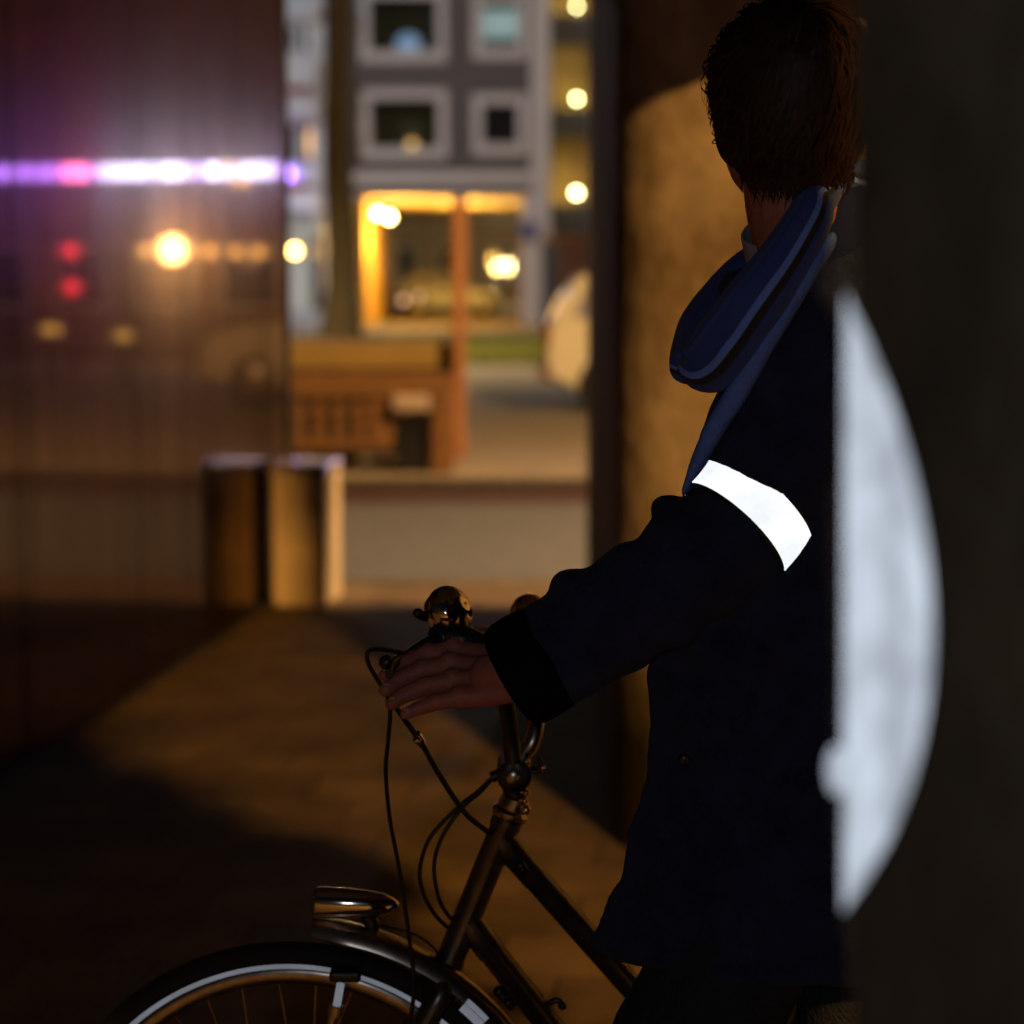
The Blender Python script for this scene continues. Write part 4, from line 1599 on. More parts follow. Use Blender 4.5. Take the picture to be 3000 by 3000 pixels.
cable([fp(1448, 2274, 2.71), fp(1405, 2322, 2.70), fp(1352, 2368, 2.69), fp(1296, 2450, 2.68), fp(1272, 2530, 2.68), fp(1282, 2620, 2.68), fp(1312, 2680, 2.70), fp(1350, 2710, 2.75)])
s = MB()
s.tube([fp(1440, 2278, 2.70), fp(1475, 2262, 2.70)], 0.0075, 10)
s.build('cable_guide', M['black_metal'], bk, smooth=60)
cable([fp(1385, 1842, 2.62), fp(1440, 1842, 2.70), fp(1505, 1846, 2.80)], 0.0030)
cable([fp(1060, 2700, DB - .01), fp(1140, 2715, DB), fp(1230, 2745, DB), fp(1290, 2800, DB - .02), fp(1300, 2850, DB - .03)], 0.0016)

# frame tubes
TT0, TT1 = fp(1462, 2452), fp(1990, 3050)
DT0, DT1 = fp(1372, 2700), fp(1690, 3190)
BB = Vector((0.245, DB, 0.285))
s = MB()
s.tube([TT0, TT0.lerp(TT1, 0.09), TT0.lerp(TT1, 0.095), TT0.lerp(TT1, 0.20), TT0.lerp(TT1, 0.205), TT1], [0.0195, 0.0195, 0.0183, 0.0183, 0.0172, 0.0165], 16)
s.build('top_tube', M['frame_paint'], bk, smooth=35)
s = MB()
dd_ = (DT1 - DT0).normalized()
DTE = BB
s.tube([DT0, DT0.lerp(DTE, 0.10), DT0.lerp(DTE, 0.105), DTE], [0.0195, 0.0195, 0.0178, 0.0178], 16)
s.build('down_tube', M['frame_paint'], bk, smooth=35)
seat_top = Vector((0.405, DB, 0.64))
s = MB()
s.tube([BB, seat_top], 0.016, 14)
s.build('seat_tube', M['frame_paint'], bk, smooth=60)
s = MB()
s.tube([seat_top, seat_top + (seat_top - BB).normalized() * 0.20], 0.0135, 12)
s.build('seat_post', M['chrome'], bk, smooth=60)
for side in (-1, 1):
    o_ = Vector((0, side * 0.06, 0))
    s = MB()
    s.tube([TT1 + o_ * 0.25, RHUB + o_ * 1.1], 0.008, 10)
    s.build('seat_stay', M['frame_paint'], bk, smooth=60)
    s = MB()
    s.tube([BB + o_ * 0.4, RHUB + o_ * 1.1], 0.010, 10)
    s.build('chain_stay', M['frame_paint'], bk, smooth=60)
    s = MB()
    cr0 = BB + Vector((0, side * 0.075, 0))
    cr1 = cr0 + Vector((0.06 * side, side * 0.01, -0.155 * side))
    s.tube([cr0 - Vector((0, side * 0.07, 0)), cr0, cr1], 0.009, 10)
    s.build('crank', M['worn_chrome'], bk, smooth=60)
    s = MB()
    pc = cr1 + Vector((0, side * 0.06, 0))
    s.box(pc.x - 0.04, pc.x + 0.04, pc.y - 0.045, pc.y + 0.045, pc.z - 0.012, pc.z + 0.012)
    s.build('pedal', M['rubber'], bk, bevel=0.005)
s = MB()
n_ = 26
cg = []
for k in range(n_):
    a = R(90 + 180 * k / (n_ - 1))
    cg.append((BB.x + 0.105 * math.cos(a), BB.z + 0.105 * math.sin(a)))
cg += [(RHUB.x, RHUB.z - 0.05), (RHUB.x + 0.05, RHUB.z), (RHUB.x, RHUB.z + 0.05)]
s.side_prism(cg, DB + 0.05, DB + 0.075)
s.build('chain_case', M['black_plastic'], bk, bevel=0.006)
sd_c = seat_top + (seat_top - BB).normalized() * 0.215
s = MB()
s.ball(sd_c + Vector((0.07, 0, 0.02)), 0.10, 0.095, 0.035)
s.tube([sd_c + Vector((0.05, 0, 0.018)), sd_c + Vector((-0.13, 0, 0.024))], [0.05, 0.024], 14, flat=1.0)
s.build('saddle', M['leather'], bk, smooth=180)
s = MB()
s.box(0.56, 1.02, DB - 0.065, DB + 0.065, 0.735, 0.748)
s.tube([(0.95, DB - 0.06, 0.735), (RHUB.x, DB - 0.065, RHUB.z)], 0.005, 8)
s.tube([(0.95, DB + 0.06, 0.735), (RHUB.x, DB + 0.065, RHUB.z)], 0.005, 8)
s.build('carrier', M['black_metal'], bk, smooth=40)
# small pegs and stops on the tubes
for pts, r_ in (([fp(1525, 2535, DB - .02), fp(1540, 2558, DB - .02)], 0.0065), ([fp(1462, 2905, DB - .02), fp(1478, 2925, DB - .02)], 0.007),
                ([fp(1490, 2938, DB - .02), fp(1502, 2952, DB - .02)], 0.006)):
    s = MB()
    s.tube(pts, r_, 8)
    s.ball(pts[0], r_ * 1.15)
    s.build('cable_stop', M['black_metal'], bk, smooth=90)
s = MB()
s.tube(spline([fp(1592, 2962, DB), fp(1615, 2935, DB), fp(1638, 2932, DB), fp(1650, 2948, DB)], 5), 0.0042, 8)
s.ball(fp(1648, 2946, DB), 0.006)
s.build('pump_peg', M['black_metal'], bk, smooth=90)
# head lamp on the mudguard
lc = fp(1048, 2648, HUB.y)
s = MB()
rot = Matrix.Rotation(R(2), 4, 'Y').to_3x3()
prof = [(-0.056, 0.016), (-0.054, 0.0195), (-0.046, 0.0205), (-0.02, 0.0200), (0.012, 0.0182), (0.034, 0.0148), (0.047, 0.0098), (0.053, 0.005), (0.0545, 0.001)]
s.lathe(lc, (1, 0, -0.05), prof, 26)
hl_ = s.build('head_lamp', M['chrome'], bk, smooth=50)
s = MB()
s.lathe(lc + Vector((-0.056, 0, 0.003)), (-1, 0, 0.05), [(0, 0.0158), (0.004, 0.014), (0.007, 0.006), (0.0075, 0.001)], 20)
s.build('lens', M['glass'], hl_, smooth=60)
s = MB()
s.tube(spline([lc + Vector((0.012, 0, -0.016)), lc + Vector((0.020, 0, -0.03)), lc + Vector((0.02, 0, -0.045))], 4), [0.010] * 5 + [0.007] * 4, 10)
s.build('lamp_bracket', M['black_metal'], hl_, smooth=60)

# bag hung on the carrier
bgt = thing('pannier_bag', 'black canvas pannier bag hanging on the bicycle carrier', 'bag', (0.58, DB - 0.12, 0.35))
s = MB()
pr = [(0.385, 0.36), (0.37, 0.50), (0.385, 0.60), (0.43, 0.66), (0.55, 0.69), (0.72, 0.69), (0.78, 0.64), (0.79, 0.36), (0.74, 0.32), (0.44, 0.32)]
s.side_prism(pr, DB - 0.20, DB - 0.075)
s.build('body', M['bag'], bgt, bevel=0.02)
s = MB()
s.side_prism([(0.37, 0.52), (0.38, 0.605), (0.428, 0.668), (0.55, 0.698), (0.72, 0.698), (0.787, 0.645), (0.79, 0.52)], DB - 0.212, DB - 0.202)
s.build('flap', M['bag'], bgt, bevel=0.004)

# ================================================================== THE MAN
def remeshed(mb, voxel, smooth_it=4, factor=0.5):
    """fuse overlapping shapes into one continuous surface"""
    me = bpy.data.meshes.new('tmp')
    me.from_pydata([tuple(p) for p in mb.v], [], mb.f)
    me.update()
    o = bpy.data.objects.new('tmp', me)
    COL.objects.link(o)
    r = o.modifiers.new('r', 'REMESH')
    r.mode = 'VOXEL'
    r.voxel_size = voxel
    r.use_smooth_shade = True
    sm = o.modifiers.new('s', 'SMOOTH')
    sm.iterations = smooth_it
    sm.factor = factor
    dg = bpy.context.evaluated_depsgraph_get()
    dg.update()
    new = bpy.data.meshes.new_from_object(o.evaluated_get(dg))
    bpy.data.objects.remove(o)
    bpy.data.meshes.remove(me)
    return new


def displace(me, fn):
    import numpy as np
    n = len(me.vertices)
    nr = np.empty(n * 3, dtype=np.float32)
    me.vertex_normals.foreach_get('vector', nr)
    co = np.empty(n * 3, dtype=np.float32)
    me.vertices.foreach_get('co', co)
    nr = nr.reshape(-1, 3)
    co = co.reshape(-1, 3)
    amt = np.array([fn(Vector(p)) for p in co.tolist()], dtype=np.float32)
    co += nr * amt[:, None]
    me.vertices.foreach_set('co', co.ravel())
    me.update()


def link_mesh(me, name, m, parent):
    org = world_loc(parent) if parent else Vector((0, 0, 0))
    me.transform(Matrix.Translation(-org))
    me.name = name
    me.materials.clear()
    me.materials.append(m)
    o = bpy.data.objects.new(name, me)
    COL.objects.link(o)
    o.parent = parent
    return o


def capsule(mb, a, b, ra, rb, n=16):
    a, b = Vector(a), Vector(b)
    mb.tube([a, b], [ra, rb], n)
    mb.ball(a, ra, n=n, m=10)
    mb.ball(b, rb, n=n, m=10)


def chain(mb, pts, rads, per=4, n=16):
    p = spline(pts, per)
    r = lerp_list(rads, len(p))
    mb.tube(p, r, n)
    mb.ball(p[0], r[0], n=n)
    mb.ball(p[-1], r[-1], n=n)


hf = Vector((-0.14, 0.99, -0.05)).normalized()      # where he looks: away and to the left
hs = Vector((0, 0, 1)).cross(hf).normalized()        # his left
hu = hf.cross(hs).normalized() * -1
hu = Vector((0, 0, 1))
HR = Matrix((hs, hf, hu)).transposed()               # local x = left, y = forward, z = up
DH = 2.52
HC = at(2304, 300, DH)                               # middle of the head
HIP = at(2400, 2420, 2.50)
man = thing('person', 'man in a dark navy coat and striped blue scarf pushing the bicycle, seen from behind', 'person', (0.36, 2.50, 0.0))


def hp(x, y, z):
    return HC + HR @ Vector((x, y, z))


# arm path shared by the body and the sleeve
SH = at(2395, 1075, 2.47)
BA = at(2196, 1506, 2.455)
EL = at(1985, 1692, 2.44)
FM = at(1760, 1835, 2.44)
WR = at(1515, 1975, 2.445)
HANDW = at(1475, 1983, 2.447)
SHR = at(2760, 1060, 2.62)
ELR = Vector((0.50, 2.93, 1.12))
WRR = Vector((0.20, 2.985, 1.085))

body = MB()
# skull, jaw, face
body.ball(hp(0, -0.012, 0.018), 0.074, 0.092, 0.080, 24, 16, HR)
body.ball(hp(0, 0.024, -0.052), 0.065, 0.070, 0.066, 20, 12, HR)
body.ball(hp(0, 0.074, -0.104), 0.024, 0.020, 0.018, 14, 8, HR)
body.ball(hp(0, 0.070, 0.035), 0.056, 0.028, 0.03, 16, 10, HR)
for sg_ in (-1, 1):
    body.ball(hp(sg_ * 0.040, 0.062, -0.02), 0.026, 0.024, 0.024, 14, 8, HR)
    # ear
    body.ball(hp(sg_ * 0.078, 0.010, -0.012), 0.007, 0.016, 0.030, 14, 10, HR)
    body.ball(hp(sg_ * 0.076, 0.008, -0.034), 0.007, 0.010, 0.012, 10, 8, HR)
body.tube([hp(0, 0.090, 0.012), hp(0, 0.112, -0.028)], [0.009, 0.014], 12)
body.ball(hp(0, 0.106, -0.032), 0.017, 0.015, 0.011, 12, 8, HR)
body.ball(hp(0, 0.090, -0.062), 0.024, 0.010, 0.006, 12, 8, HR)
body.ball(hp(0, 0.088, -0.074), 0.021, 0.010, 0.007, 12, 8, HR)
# neck
NB = at(2378, 830, 2.53)
chain(body, [hp(0, -0.018, -0.03), hp(0, -0.030, -0.115), NB], [0.055, 0.055, 0.056], 5)
# trunk
CH = at(2490, 1230, 2.545)
body.ball(CH, 0.132, 0.09, 0.19, 20, 14)
body.ball(at(2450, 1750, 2.535), 0.14, 0.08, 0.20, 20, 14)
body.ball(HIP + Vector((0, 0.03, 0)), 0.145, 0.08, 0.13, 20, 14)
chain(body, [NB + Vector((0.01, 0.01, -0.03)), CH + Vector((0, 0, 0.06))], [0.052, 0.08])
chain(body, [CH + Vector((0, 0, 0.05)), SH], [0.075, 0.045])
chain(body, [CH + Vector((0, 0, 0.05)), SHR], [0.075, 0.045])
# arms
chain(body, [SH, BA, EL, FM, WR], [0.052, 0.046, 0.042, 0.036, 0.027], 5)
chain(body, [SHR, ELR, WRR], [0.045, 0.042, 0.027], 5)
# legs
KL, AL = at(1890, 3330, 2.47), Vector((0.075, 2.46, 0.09))
KR, AR = at(2560, 3330, 2.57), Vector((0.55, 2.56, 0.09))
chain(body, [at(2320, 2480, 2.52), KL, AL], [0.075, 0.058, 0.038], 6)
chain(body, [at(2540, 2480, 2.55), KR, AR], [0.075, 0.058, 0.038], 6)
for A_ in (AL, AR):
    chain(body, [A_ + Vector((0.03, 0, -0.04)), A_ + Vector((-0.16, 0.02, -0.058))], [0.035, 0.022], 3)

# left hand: palm, four unequal fingers laid over the brake lever, thumb round the grip
kn = {'index': at(1330, 1905, 2.515), 'middle': at(1318, 1948, 2.490), 'ring': at(1326, 1995, 2.465), 'little': at(1346, 2042, 2.442)}
chain(body, [WR, at(1440, 1978, 2.455)], [0.027, 0.026], 4)
for k_, (w_, r_) in {'index': (at(1470, 1935, 2.49), 0.0155), 'middle': (at(1472, 1962, 2.475), 0.0155), 'ring': (at(1478, 1995, 2.455), 0.015), 'little': (at(1482, 2025, 2.442), 0.0145)}.items():
    capsule(body, w_, kn[k_] + Vector((0, 0.003, -0.002)), r_ * 1.08, 0.0135, 14)
fing = {
    'index': [kn['index'], at(1255, 1918, 2.515), at(1180, 1948, 2.508), at(1128, 1978, 2.495)],
    'middle': [kn['middle'], at(1240, 1965, 2.490), at(1172, 1990, 2.482), at(1130, 2022, 2.470)],
    'ring': [kn['ring'], at(1250, 2012, 2.463), at(1185, 2035, 2.455), at(1148, 2062, 2.447)],
    'little': [kn['little'], at(1280, 2058, 2.438), at(1228, 2074, 2.432), at(1188, 2092, 2.428)]}
for k_, pts in fing.items():
    r0 = {'index': 0.0118, 'middle': 0.0122, 'ring': 0.0116, 'little': 0.0100}[k_]
    chain(body, pts, [r0 * 1.05, r0 * 0.98, r0 * 0.98, r0 * 0.84, r0 * 0.74], 5, 14)
    body.ball(pts[0] + Vector((0, 0, 0.003)), r0 * 1.12)
    body.ball(pts[1] + Vector((0, 0, 0.0015)), r0 * 1.06)
chain(body, [at(1455, 2000, 2.50), at(1405, 2020, 2.545), at(1345, 2022, 2.56), at(1310, 2005, 2.555)], [0.015, 0.0125, 0.0105, 0.0085], 5, 14)
# right hand closed on the far grip
capsule(body, WRR, WRR + Vector((-0.075, 0.005, -0.004)), 0.027, 0.024)
for k_ in range(4):
    b_ = WRR + Vector((-0.085, -0.035 + 0.022 * k_, 0.010))
    chain(body, [b_, b_ + Vector((-0.032, 0, 0.004)), b_ + Vector((-0.050, 0, -0.018)), b_ + Vector((-0.036, 0, -0.040))], [0.0095, 0.009, 0.0085, 0.007], 4, 12)
chain(body, [WRR + Vector((-0.03, -0.03, -0.01)), WRR + Vector((-0.06, -0.05, -0.03)), WRR + Vector((-0.09, -0.045, -0.03))], [0.013, 0.011, 0.0085], 4, 12)
skin = link_mesh(remeshed(body, 0.0032, 3, 0.45), 'body', M['skin'], man)
for sg_ in (-1, 1):
    s = MB()
    s.ball(hp(sg_ * 0.031, 0.083, 0.004), 0.011)
    s.build('eye', mat('eye_white', (0.6, 0.58, 0.55), 0.2), man, smooth=180)
nails = MB()
for k_, pts in fing.items():
    d_ = (pts[3] - pts[2]).normalized()
    r0 = {'index': 0.0118, 'middle': 0.0122, 'ring': 0.0116, 'little': 0.0100}[k_]
    nails.ball(pts[3] + Vector((0, -0.002, r0 * 0.50)) - d_ * 0.002, 0.0052, 0.0045, 0.0025, 10, 6)
nails.build('fingernails', mat('nail', (0.5, 0.28, 0.22), 0.3), man, smooth=180)

# ---- hair: cap with many combed locks
cap = MB()
cap.ball(hp(0, -0.018, 0.018), 0.090, 0.100, 0.090, 28, 18, HR)
cap.ball(hp(0, -0.042, -0.020), 0.078, 0.060, 0.060, 24, 14, HR)
cap.ball(hp(0.052, -0.022, -0.03), 0.034, 0.045, 0.055, 18, 12, HR)
cap.ball(hp(-0.052, -0.022, -0.03), 0.034, 0.045, 0.055, 18, 12, HR)
cap.ball(hp(0, 0.05, 0.062), 0.06, 0.045, 0.036, 20, 12, HR)
hm = remeshed(cap, 0.005, 6)
displace(hm, lambda p: noise.noise(Vector((p.x * 38, p.y * 38, p.z * 13))) * 0.010 + noise.noise(Vector((p.x * 14 + 3, p.y * 14, p.z * 11))) * 0.008)
hair = link_mesh(hm, 'hair', M['hair'], man)
locks = MB()
rnd = random.Random(11)
whorl = Vector((0.1, -0.62, 0.78)).normalized()
for k in range(9000):
    th_ = math.acos(1 - 1.62 * rnd.random())
    ph = rnd.uniform(0, 2 * math.pi)
    t0 = whorl.orthogonal().normalized()
    t1 = whorl.cross(t0)
    ln = rnd.uniform(0.30, 0.62)
    swirl = 0.5 + rnd.gauss(0, 0.35)
    lift = rnd.uniform(0.001, 0.009) + (0.007 if rnd.random() < 0.12 else 0)
    pts = []
    ok = True
    for j in range(5):
        tj = th_ + ln * j / 4
        pj = ph + swirl * j / 4 * 0.5
        d_ = (whorl * math.cos(tj) + (t0 * math.cos(pj) + t1 * math.sin(pj)) * math.sin(tj))
        # keep the face free
        if d_.y > 0.50 and d_.z < 0.55:
            ok = False
        low = -0.105 - 0.035 * rnd.random() if d_.y < 0.1 else -0.045
        e_ = Vector((0.090 * d_.x, 0.101 * d_.y - 0.018, 0.091 * d_.z + 0.018))
        if d_.z < 0.1:
            e_ = Vector((0.090 * d_.x * (1 - 0.16 * (0.1 - d_.z)), (0.100 * d_.y - 0.018) * (1 - 0.05 * (0.1 - d_.z)), 0.018 + 0.14 * (d_.z - 0.1) + 0.0091))
        if e_.z < low:
            ok = False
        e_ += d_ * (lift * math.sin(math.pi * (0.25 + 0.70 * j / 4)))
        pts.append((hp(*e_), HR @ d_))
    if not ok:
        continue
    w = rnd.uniform(0.0009, 0.0026)
    i = len(locks.v)
    for j, (p, n_) in enumerate(pts):
        tg = (pts[min(j + 1, 4)][0] - pts[max(j - 1, 0)][0]).normalized()
        sd2 = tg.cross(n_).normalized() * w * (1.0, 1.0, 0.9, 0.6, 0.12)[j]
        locks.v += [p - sd2, p + sd2]
    for j in range(4):
        a = i + 2 * j
        locks.f.append((a, a + 1, a + 3, a + 2))
for k in range(900):
    a = max(-1.0, min(1.0, rnd.gauss(0, 0.6)))
    z0 = rnd.uniform(-0.095, -0.055)
    ln = rnd.uniform(0.018, 0.045) * (1 - 0.25 * abs(a))
    w = rnd.uniform(0.0007, 0.0020)
    i = len(locks.v)
    lean = rnd.gauss(0, 0.18)
    for j in range(4):
        t = j / 3
        r_ = 0.074 - 0.016 * t + rnd.uniform(0, 0.0015)
        aa = a + lean * t
        p = hp(r_ * math.sin(aa), -0.026 - r_ * math.cos(aa), z0 - ln * t)
        sd2 = (HR @ Vector((math.cos(aa), math.sin(aa), 0))) * w * (1, 0.9, 0.6, 0.1)[j]
        locks.v += [p - sd2, p + sd2]
    for j in range(3):
        b_ = i + 2 * j
        locks.f.append((b_, b_ + 1, b_ + 3, b_ + 2))
for k in range(420):
    d_ = Vector((rnd.gauss(0, 1), rnd.gauss(-0.5, 0.8), rnd.gauss(0.3, 0.8))).normalized()
    if d_.y > 0.45:
        continue
    e0 = Vector((0.088 * d_.x, 0.099 * d_.y - 0.018, 0.09 * d_.z + 0.018))
    tang = Vector((rnd.gauss(0, .5), rnd.gauss(0, .5), -1))
    tang = (tang - d_ * tang.dot(d_)).normalized()
    ln = rnd.uniform(0.015, 0.04)
    w = rnd.uniform(0.0004, 0.0009)
    i = len(locks.v)
    for j in range(4):
        t = j / 3
        p = hp(*(e0 + tang * ln * t + d_ * (0.003 + 0.009 * t * rnd.uniform(0.6, 1.2))))
        sd2 = (HR @ tang.cross(d_)) * w * (1, 0.8, 0.5, 0.1)[j]
        locks.v += [p - sd2, p + sd2]
    for j in range(3):
        b_ = i + 2 * j
        locks.f.append((b_, b_ + 1, b_ + 3, b_ + 2))
locks.build('hair_locks', M['hair'], hair, smooth=180)


# ---- coat: body rings + sleeves fused into one surface
def wring(cx_px, half_l, half_r, py, d, depth_near, depth_far, n=40, point=0.0):
    """horizontal coat ring; left reach half_l (m), right reach half_r, near/far depth"""
    c = at(cx_px, py, d)
    ring = []
    for k in range(n):
        a = 2 * math.pi * k / n
        ca, sa = math.cos(a), math.sin(a)
        rx = half_r if ca > 0 else half_l
        ry = depth_far if sa > 0 else depth_near
        p_ = 1.0
        if ca < 0 and point:
            p_ = 1 - point * abs(sa) * abs(ca) * 0.9
        ring.append(Vector((c.x + rx * ca * p_, d + ry * sa * p_, c.z)))
    return ring


coat = MB()
prof = [  # py, left contour px, centre px, right reach, near, far
    (690, 2395, 2450, 0.050, 0.050, 0.055),
    (745, 2352, 2432, 0.062, 0.060, 0.06),
    (830, 2300, 2415, 0.085, 0.07, 0.075),
    (900, 2230, 2420, 0.13, 0.085, 0.09),
    (1000, 2165, 2440, 0.19, 0.10, 0.11),
    (1130, 2112, 2450, 0.21, 0.105, 0.12),
    (1290, 2052, 2450, 0.215, 0.11, 0.125),
    (1450, 2005, 2450, 0.21, 0.11, 0.13),
    (1650, 1965, 2440, 0.205, 0.115, 0.13),
    (1850, 1915, 2430, 0.205, 0.12, 0.13),
    (1960, 1888, 2420, 0.205, 0.12, 0.13),
    (2100, 1892, 2420, 0.205, 0.12, 0.13),
    (2250, 1878, 2420, 0.21, 0.125, 0.13),
    (2400, 1842, 2410, 0.22, 0.13, 0.135),
    (2560, 1800, 2400, 0.23, 0.14, 0.14),
    (2700, 1735, 2390, 0.24, 0.15, 0.145),
    (2782, 1692, 2380, 0.245, 0.155, 0.15)]
rings = []
for py, lp, cp_, rr_, nn, ff in prof:
    d_ = 2.525
    rings.append(wring(cp_, (cp_ - lp) / F * d_ * 1.0, rr_, py, d_, nn, ff, 40, 0.28 if py > 1900 else 0.0))
coat.loft(rings)
# shoulders and sleeves (flat-ended cuffs)
chain(coat, [at(2420, 960, 2.53), SH], [0.10, 0.088], 4)
chain(coat, [at(2440, 960, 2.55), SHR], [0.10, 0.088], 4)
sl = spline([SH, BA, EL, FM, WR], 6)
sr = lerp_list([0.088, 0.0690, 0.0690, 0.066, 0.0625], len(sl))
coat.tube(sl, sr, 22)
coat.ball(SH, 0.088, n=20)
sl2 = spline([SHR, ELR, WRR], 8)
coat.tube(sl2, lerp_list([0.09, 0.072, 0.058], len(sl2)), 20)
coat.ball(SHR, 0.09, n=20)
# bulky folds on the sleeve
coat.ball(at(1968, 1490, 2.47), 0.022, 0.03, 0.02)
coat.ball(at(1695, 1728, 2.44), 0.032, 0.045, 0.022)
# collar standing behind the neck
col_ = [(2345 + 210 * math.cos(a) / 2.0, a) for a in (0,)]
for k in range(14):
    a0_, a1_ = 2 * math.pi * k / 14, 2 * math.pi * (k + 1) / 14
    c0_ = at(2370, 790, 2.54)
    f_ = lambda a, dz, r: c0_ + Vector((math.cos(a) * r, math.sin(a) * r * 0.95, dz + 0.022 * math.cos(a - 0.3)))
    coat.tube([f_(a0_, 0.0, 0.088), f_(a1_, 0.0, 0.088)], 0.020, 8)
cm = remeshed(coat, 0.006, 5, 0.5)


def coat_folds(p):
    w = 0.0075 * noise.noise(Vector((p.x * 9 + p.z * 5, p.y * 9, p.z * 14))) + 0.0035 * noise.noise(Vector((p.x * 24 + p.z * 18, p.y * 22, p.z * 30)))
    k_ = min(1.0, (p - BA).length / 0.12) if (p - BA).length < 0.12 else 1.0
    # drag folds round the bent elbow
    e_ = (p - EL).length
    fold = 0.0065 * math.sin((p - BA).dot((EL - BA).normalized()) * 95 + p.y * 18) * math.exp(-(e_ / 0.11) ** 2)
    return w * k_ * k_ + fold * k_


displace(cm, coat_folds)
coat_o = link_mesh(cm, 'coat', M['coat'], man)
# knitted cuff
s = MB()
cdir = (WR - FM).normalized()
cb = WR - cdir * 0.020
s.lathe(cb, cdir, [(-0.03, 0.058), (-0.02, 0.0645), (0.0, 0.066), (0.018, 0.065), (0.030, 0.060), (0.033, 0.052), (0.02, 0.047), (-0.01, 0.046)], 28)
s.build('cuff', M['cuff'], coat_o, smooth=60)
# buttons, side seam, pocket flap
for py in (2300,):
    s = MB()
    c_ = at(2005, py - 75, 2.40)
    s.ball(c_, 0.007, 0.004, 0.007)
    s.build('button', M['black_plastic'], coat_o, smooth=180)

# ---- reflective arm band
adir = (EL - SH).normalized()
adir = (at(2150, 1552, 2.452) - at(2240, 1462, 2.458)).normalized()
adir = Vector((adir.x, adir.y - 0.20, adir.z)).normalized()


def band(halfw, r, name, m, parent, thick=0.0015):
    s_ = MB()
    s_.lathe(BA + Vector((-0.003, 0, -0.002)), adir, [(-halfw, r * 1.005), (-halfw, r * 1.005 + thick), (0, r + thick + 0.0008), (halfw, r * 0.995 + thick), (halfw, r * 0.995)], 64)
    # tube only: drop the two end caps
    s_.f = [f for f in s_.f if len(f) == 4]
    return s_.build(name, m, parent, smooth=50)


ab = band(0.0275, 0.0745, 'arm_band', M['black_plastic'], man)
band(0.0234, 0.0761, 'reflective_tape', M['retro_white'], ab)
for q_, r_ in ((at(2352, 1628, 2.425), 0.0024), (at(2338, 1646, 2.42), 0.0018)):
    s = MB()
    s.ball(q_, r_, r_, r_ * 1.6)
    s.build('buckle_stud', M['chrome'], ab, smooth=180)

# ---- shirt collar
s = MB()
nk = at(2322, 655, 2.520)
ndir = (hp(0, -0.030, -0.115) - NB).normalized()
s.lathe(nk - ndir * 0.02, (ndir + Vector((-0.10, 0, 0))).normalized(), [(-0.03, 0.067), (0.0, 0.0635), (0.024, 0.0605), (0.025, 0.058), (0.0, 0.060)], 28)
s.build('shirt_collar', M['shirt'], man, smooth=50)


# ---- scarf
def ribbon(ctrl, half, thick, name, m, parent, face, per=8, n=24, wob=0.0, seed=0):
    """soft flattened roll of cloth along control points; face = direction its broad side looks"""
    p = spline(ctrl, per)
    hw = lerp_list(half, len(p))
    tk = lerp_list(thick, len(p))
    rings = []
    for k, c in enumerate(p):
        t = (p[min(k + 1, len(p) - 1)] - p[max(k - 1, 0)]).normalized()
        f_ = Vector(face)
        f_ = (f_ - t * f_.dot(t)).normalized()
        b_ = t.cross(f_)
        ring = []
        for j in range(n):
            a = 2 * math.pi * j / n
            ca, sa = math.cos(a), math.sin(a)
            bump_ = 1 + (wob * math.sin(a * 5 + k * 0.08 + seed) + 0.9 * wob * noise.noise(c * 34 + Vector((ca * 2.2, sa, 0)))) * max(0, sa)
            ring.append(c + b_ * (hw[k] * ca) + f_ * (tk[k] * (abs(sa) ** 0.8) * (1 if sa > 0 else -1) * bump_))
        rings.append(ring)
    s_ = MB()
    s_.loft(rings)
    o = s_.build(name, m, parent, smooth=180)
    uvl = o.data.uv_layers.new(name='UVMap')
    for poly in o.data.polygons:
        for li in poly.loop_indices:
            vi = o.data.loops[li].vertex_index
            k, j = divmod(vi, n)
            a = 2 * math.pi * j / n
            uvl.data[li].uv = (k / len(p), 0.5 - 0.5 * math.cos(a) if j <= n // 2 else 0.5 - 0.5 * math.cos(a))
    sub = o.modifiers.new('sub', 'SUBSURF')
    sub.levels = sub.render_levels = 1
    return o


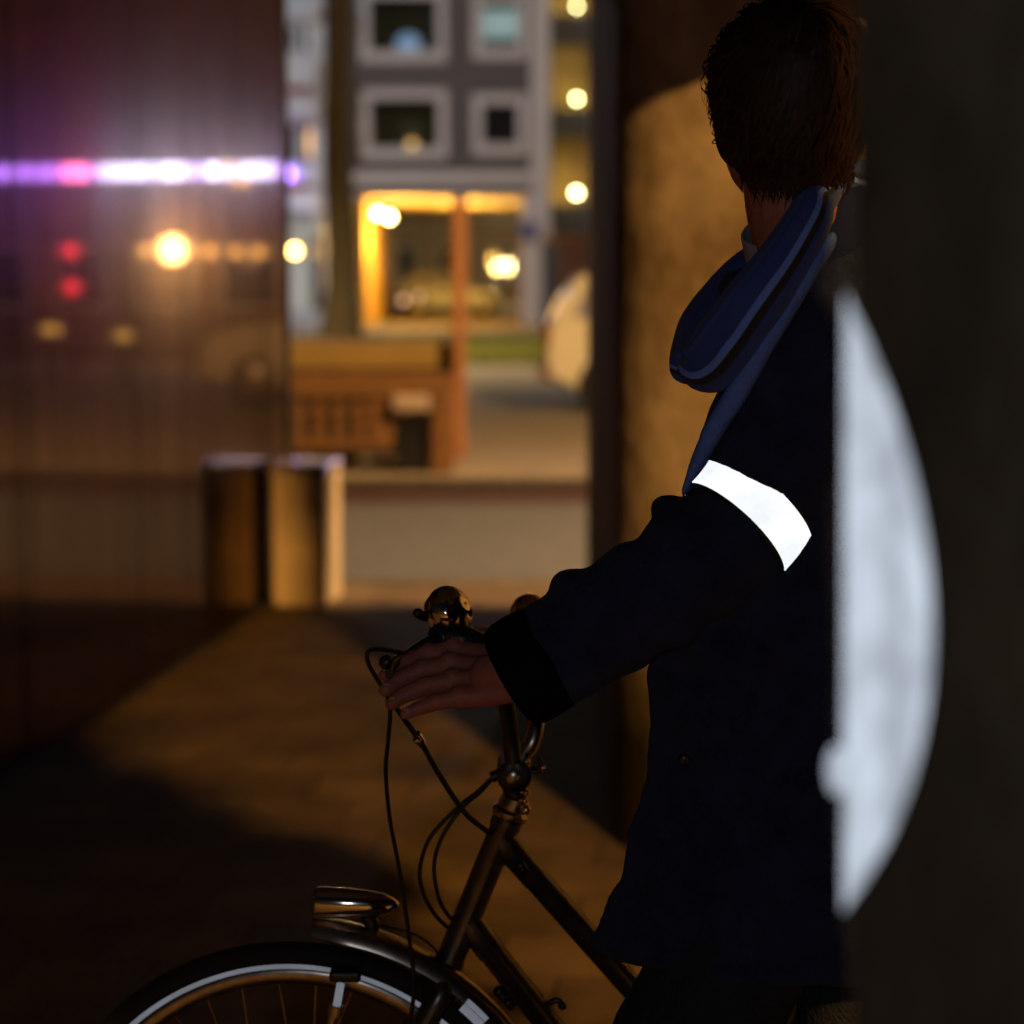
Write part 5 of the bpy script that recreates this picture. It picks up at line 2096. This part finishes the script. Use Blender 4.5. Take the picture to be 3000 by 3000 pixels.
scarf = ribbon([at(2462, 515, 2.49), at(2392, 590, 2.455), at(2366, 652, 2.43), at(2286, 785, 2.41), at(2205, 895, 2.405), at(2140, 990, 2.415), at(2078, 1066, 2.435), at(2018, 1078, 2.47)],
               [0.016, 0.023, 0.027, 0.032, 0.036, 0.039, 0.036, 0.016], [0.022, 0.028, 0.032, 0.036, 0.039, 0.040, 0.036, 0.016], 'scarf', M['scarf'], man, (-0.15, -1, 0.25), wob=0.12)
# part that goes round the front of the neck, away from the camera
ribbon([at(2010, 1080, 2.48), at(2060, 1000, 2.60), at(2200, 850, 2.68), at(2380, 730, 2.69), at(2500, 610, 2.63), at(2515, 545, 2.54), at(2462, 515, 2.49)],
       [0.02, 0.045, 0.05, 0.05, 0.045, 0.03, 0.02], [0.02, 0.035, 0.035, 0.03, 0.03, 0.03, 0.02], 'scarf_wrap', M['scarf'], scarf, (-0.2, 0.9, 0.3))
ribbon([at(2500, 560, 2.52), at(2468, 650, 2.50), at(2430, 740, 2.485), at(2385, 830, 2.47)],
       [0.02, 0.034, 0.034, 0.02], [0.03, 0.04, 0.04, 0.02], 'scarf_fold', M['scarf_plain'], scarf, (-0.2, -1, 0.2))
ribbon([at(2440, 700, 2.44), at(2375, 800, 2.41), at(2300, 920, 2.405), at(2236, 1020, 2.40), at(2160, 1150, 2.42), at(2098, 1250, 2.43), at(2048, 1350, 2.44), at(2010, 1440, 2.45)],
       [0.006, 0.008, 0.010, 0.011, 0.013, 0.012, 0.009, 0.004], [0.016] * 8, 'scarf_end', M['scarf_end'], scarf, (-0.3, -1, 0.1))

# ---- trousers and shoes
tr = MB()
chain(tr, [at(2320, 2500, 2.51), KL + Vector((0.0, 0, 0)), AL + Vector((0, 0, 0.03))], [0.09, 0.090, 0.075], 6)
chain(tr, [at(2540, 2500, 2.54), KR, AR + Vector((0, 0, 0.03))], [0.09, 0.090, 0.075], 6)
tr.ball(at(2410, 2420, 2.535), 0.155, 0.095, 0.15, 20, 14)
tm = remeshed(tr, 0.008, 5)
displace(tm, lambda p: 0.005 * noise.noise(Vector((p.x * 10, p.y * 10, p.z * 14))))
link_mesh(tm, 'trousers', M['trousers'], man)
for A_ in (AL, AR):
    s = MB()
    s.ball(A_ + Vector((0.02, 0, -0.035)), 0.055, 0.048, 0.05)
    s.ball(A_ + Vector((-0.09, 0.01, -0.048)), 0.115, 0.048, 0.036)
    s.build('shoe', M['leather'], man, smooth=180)
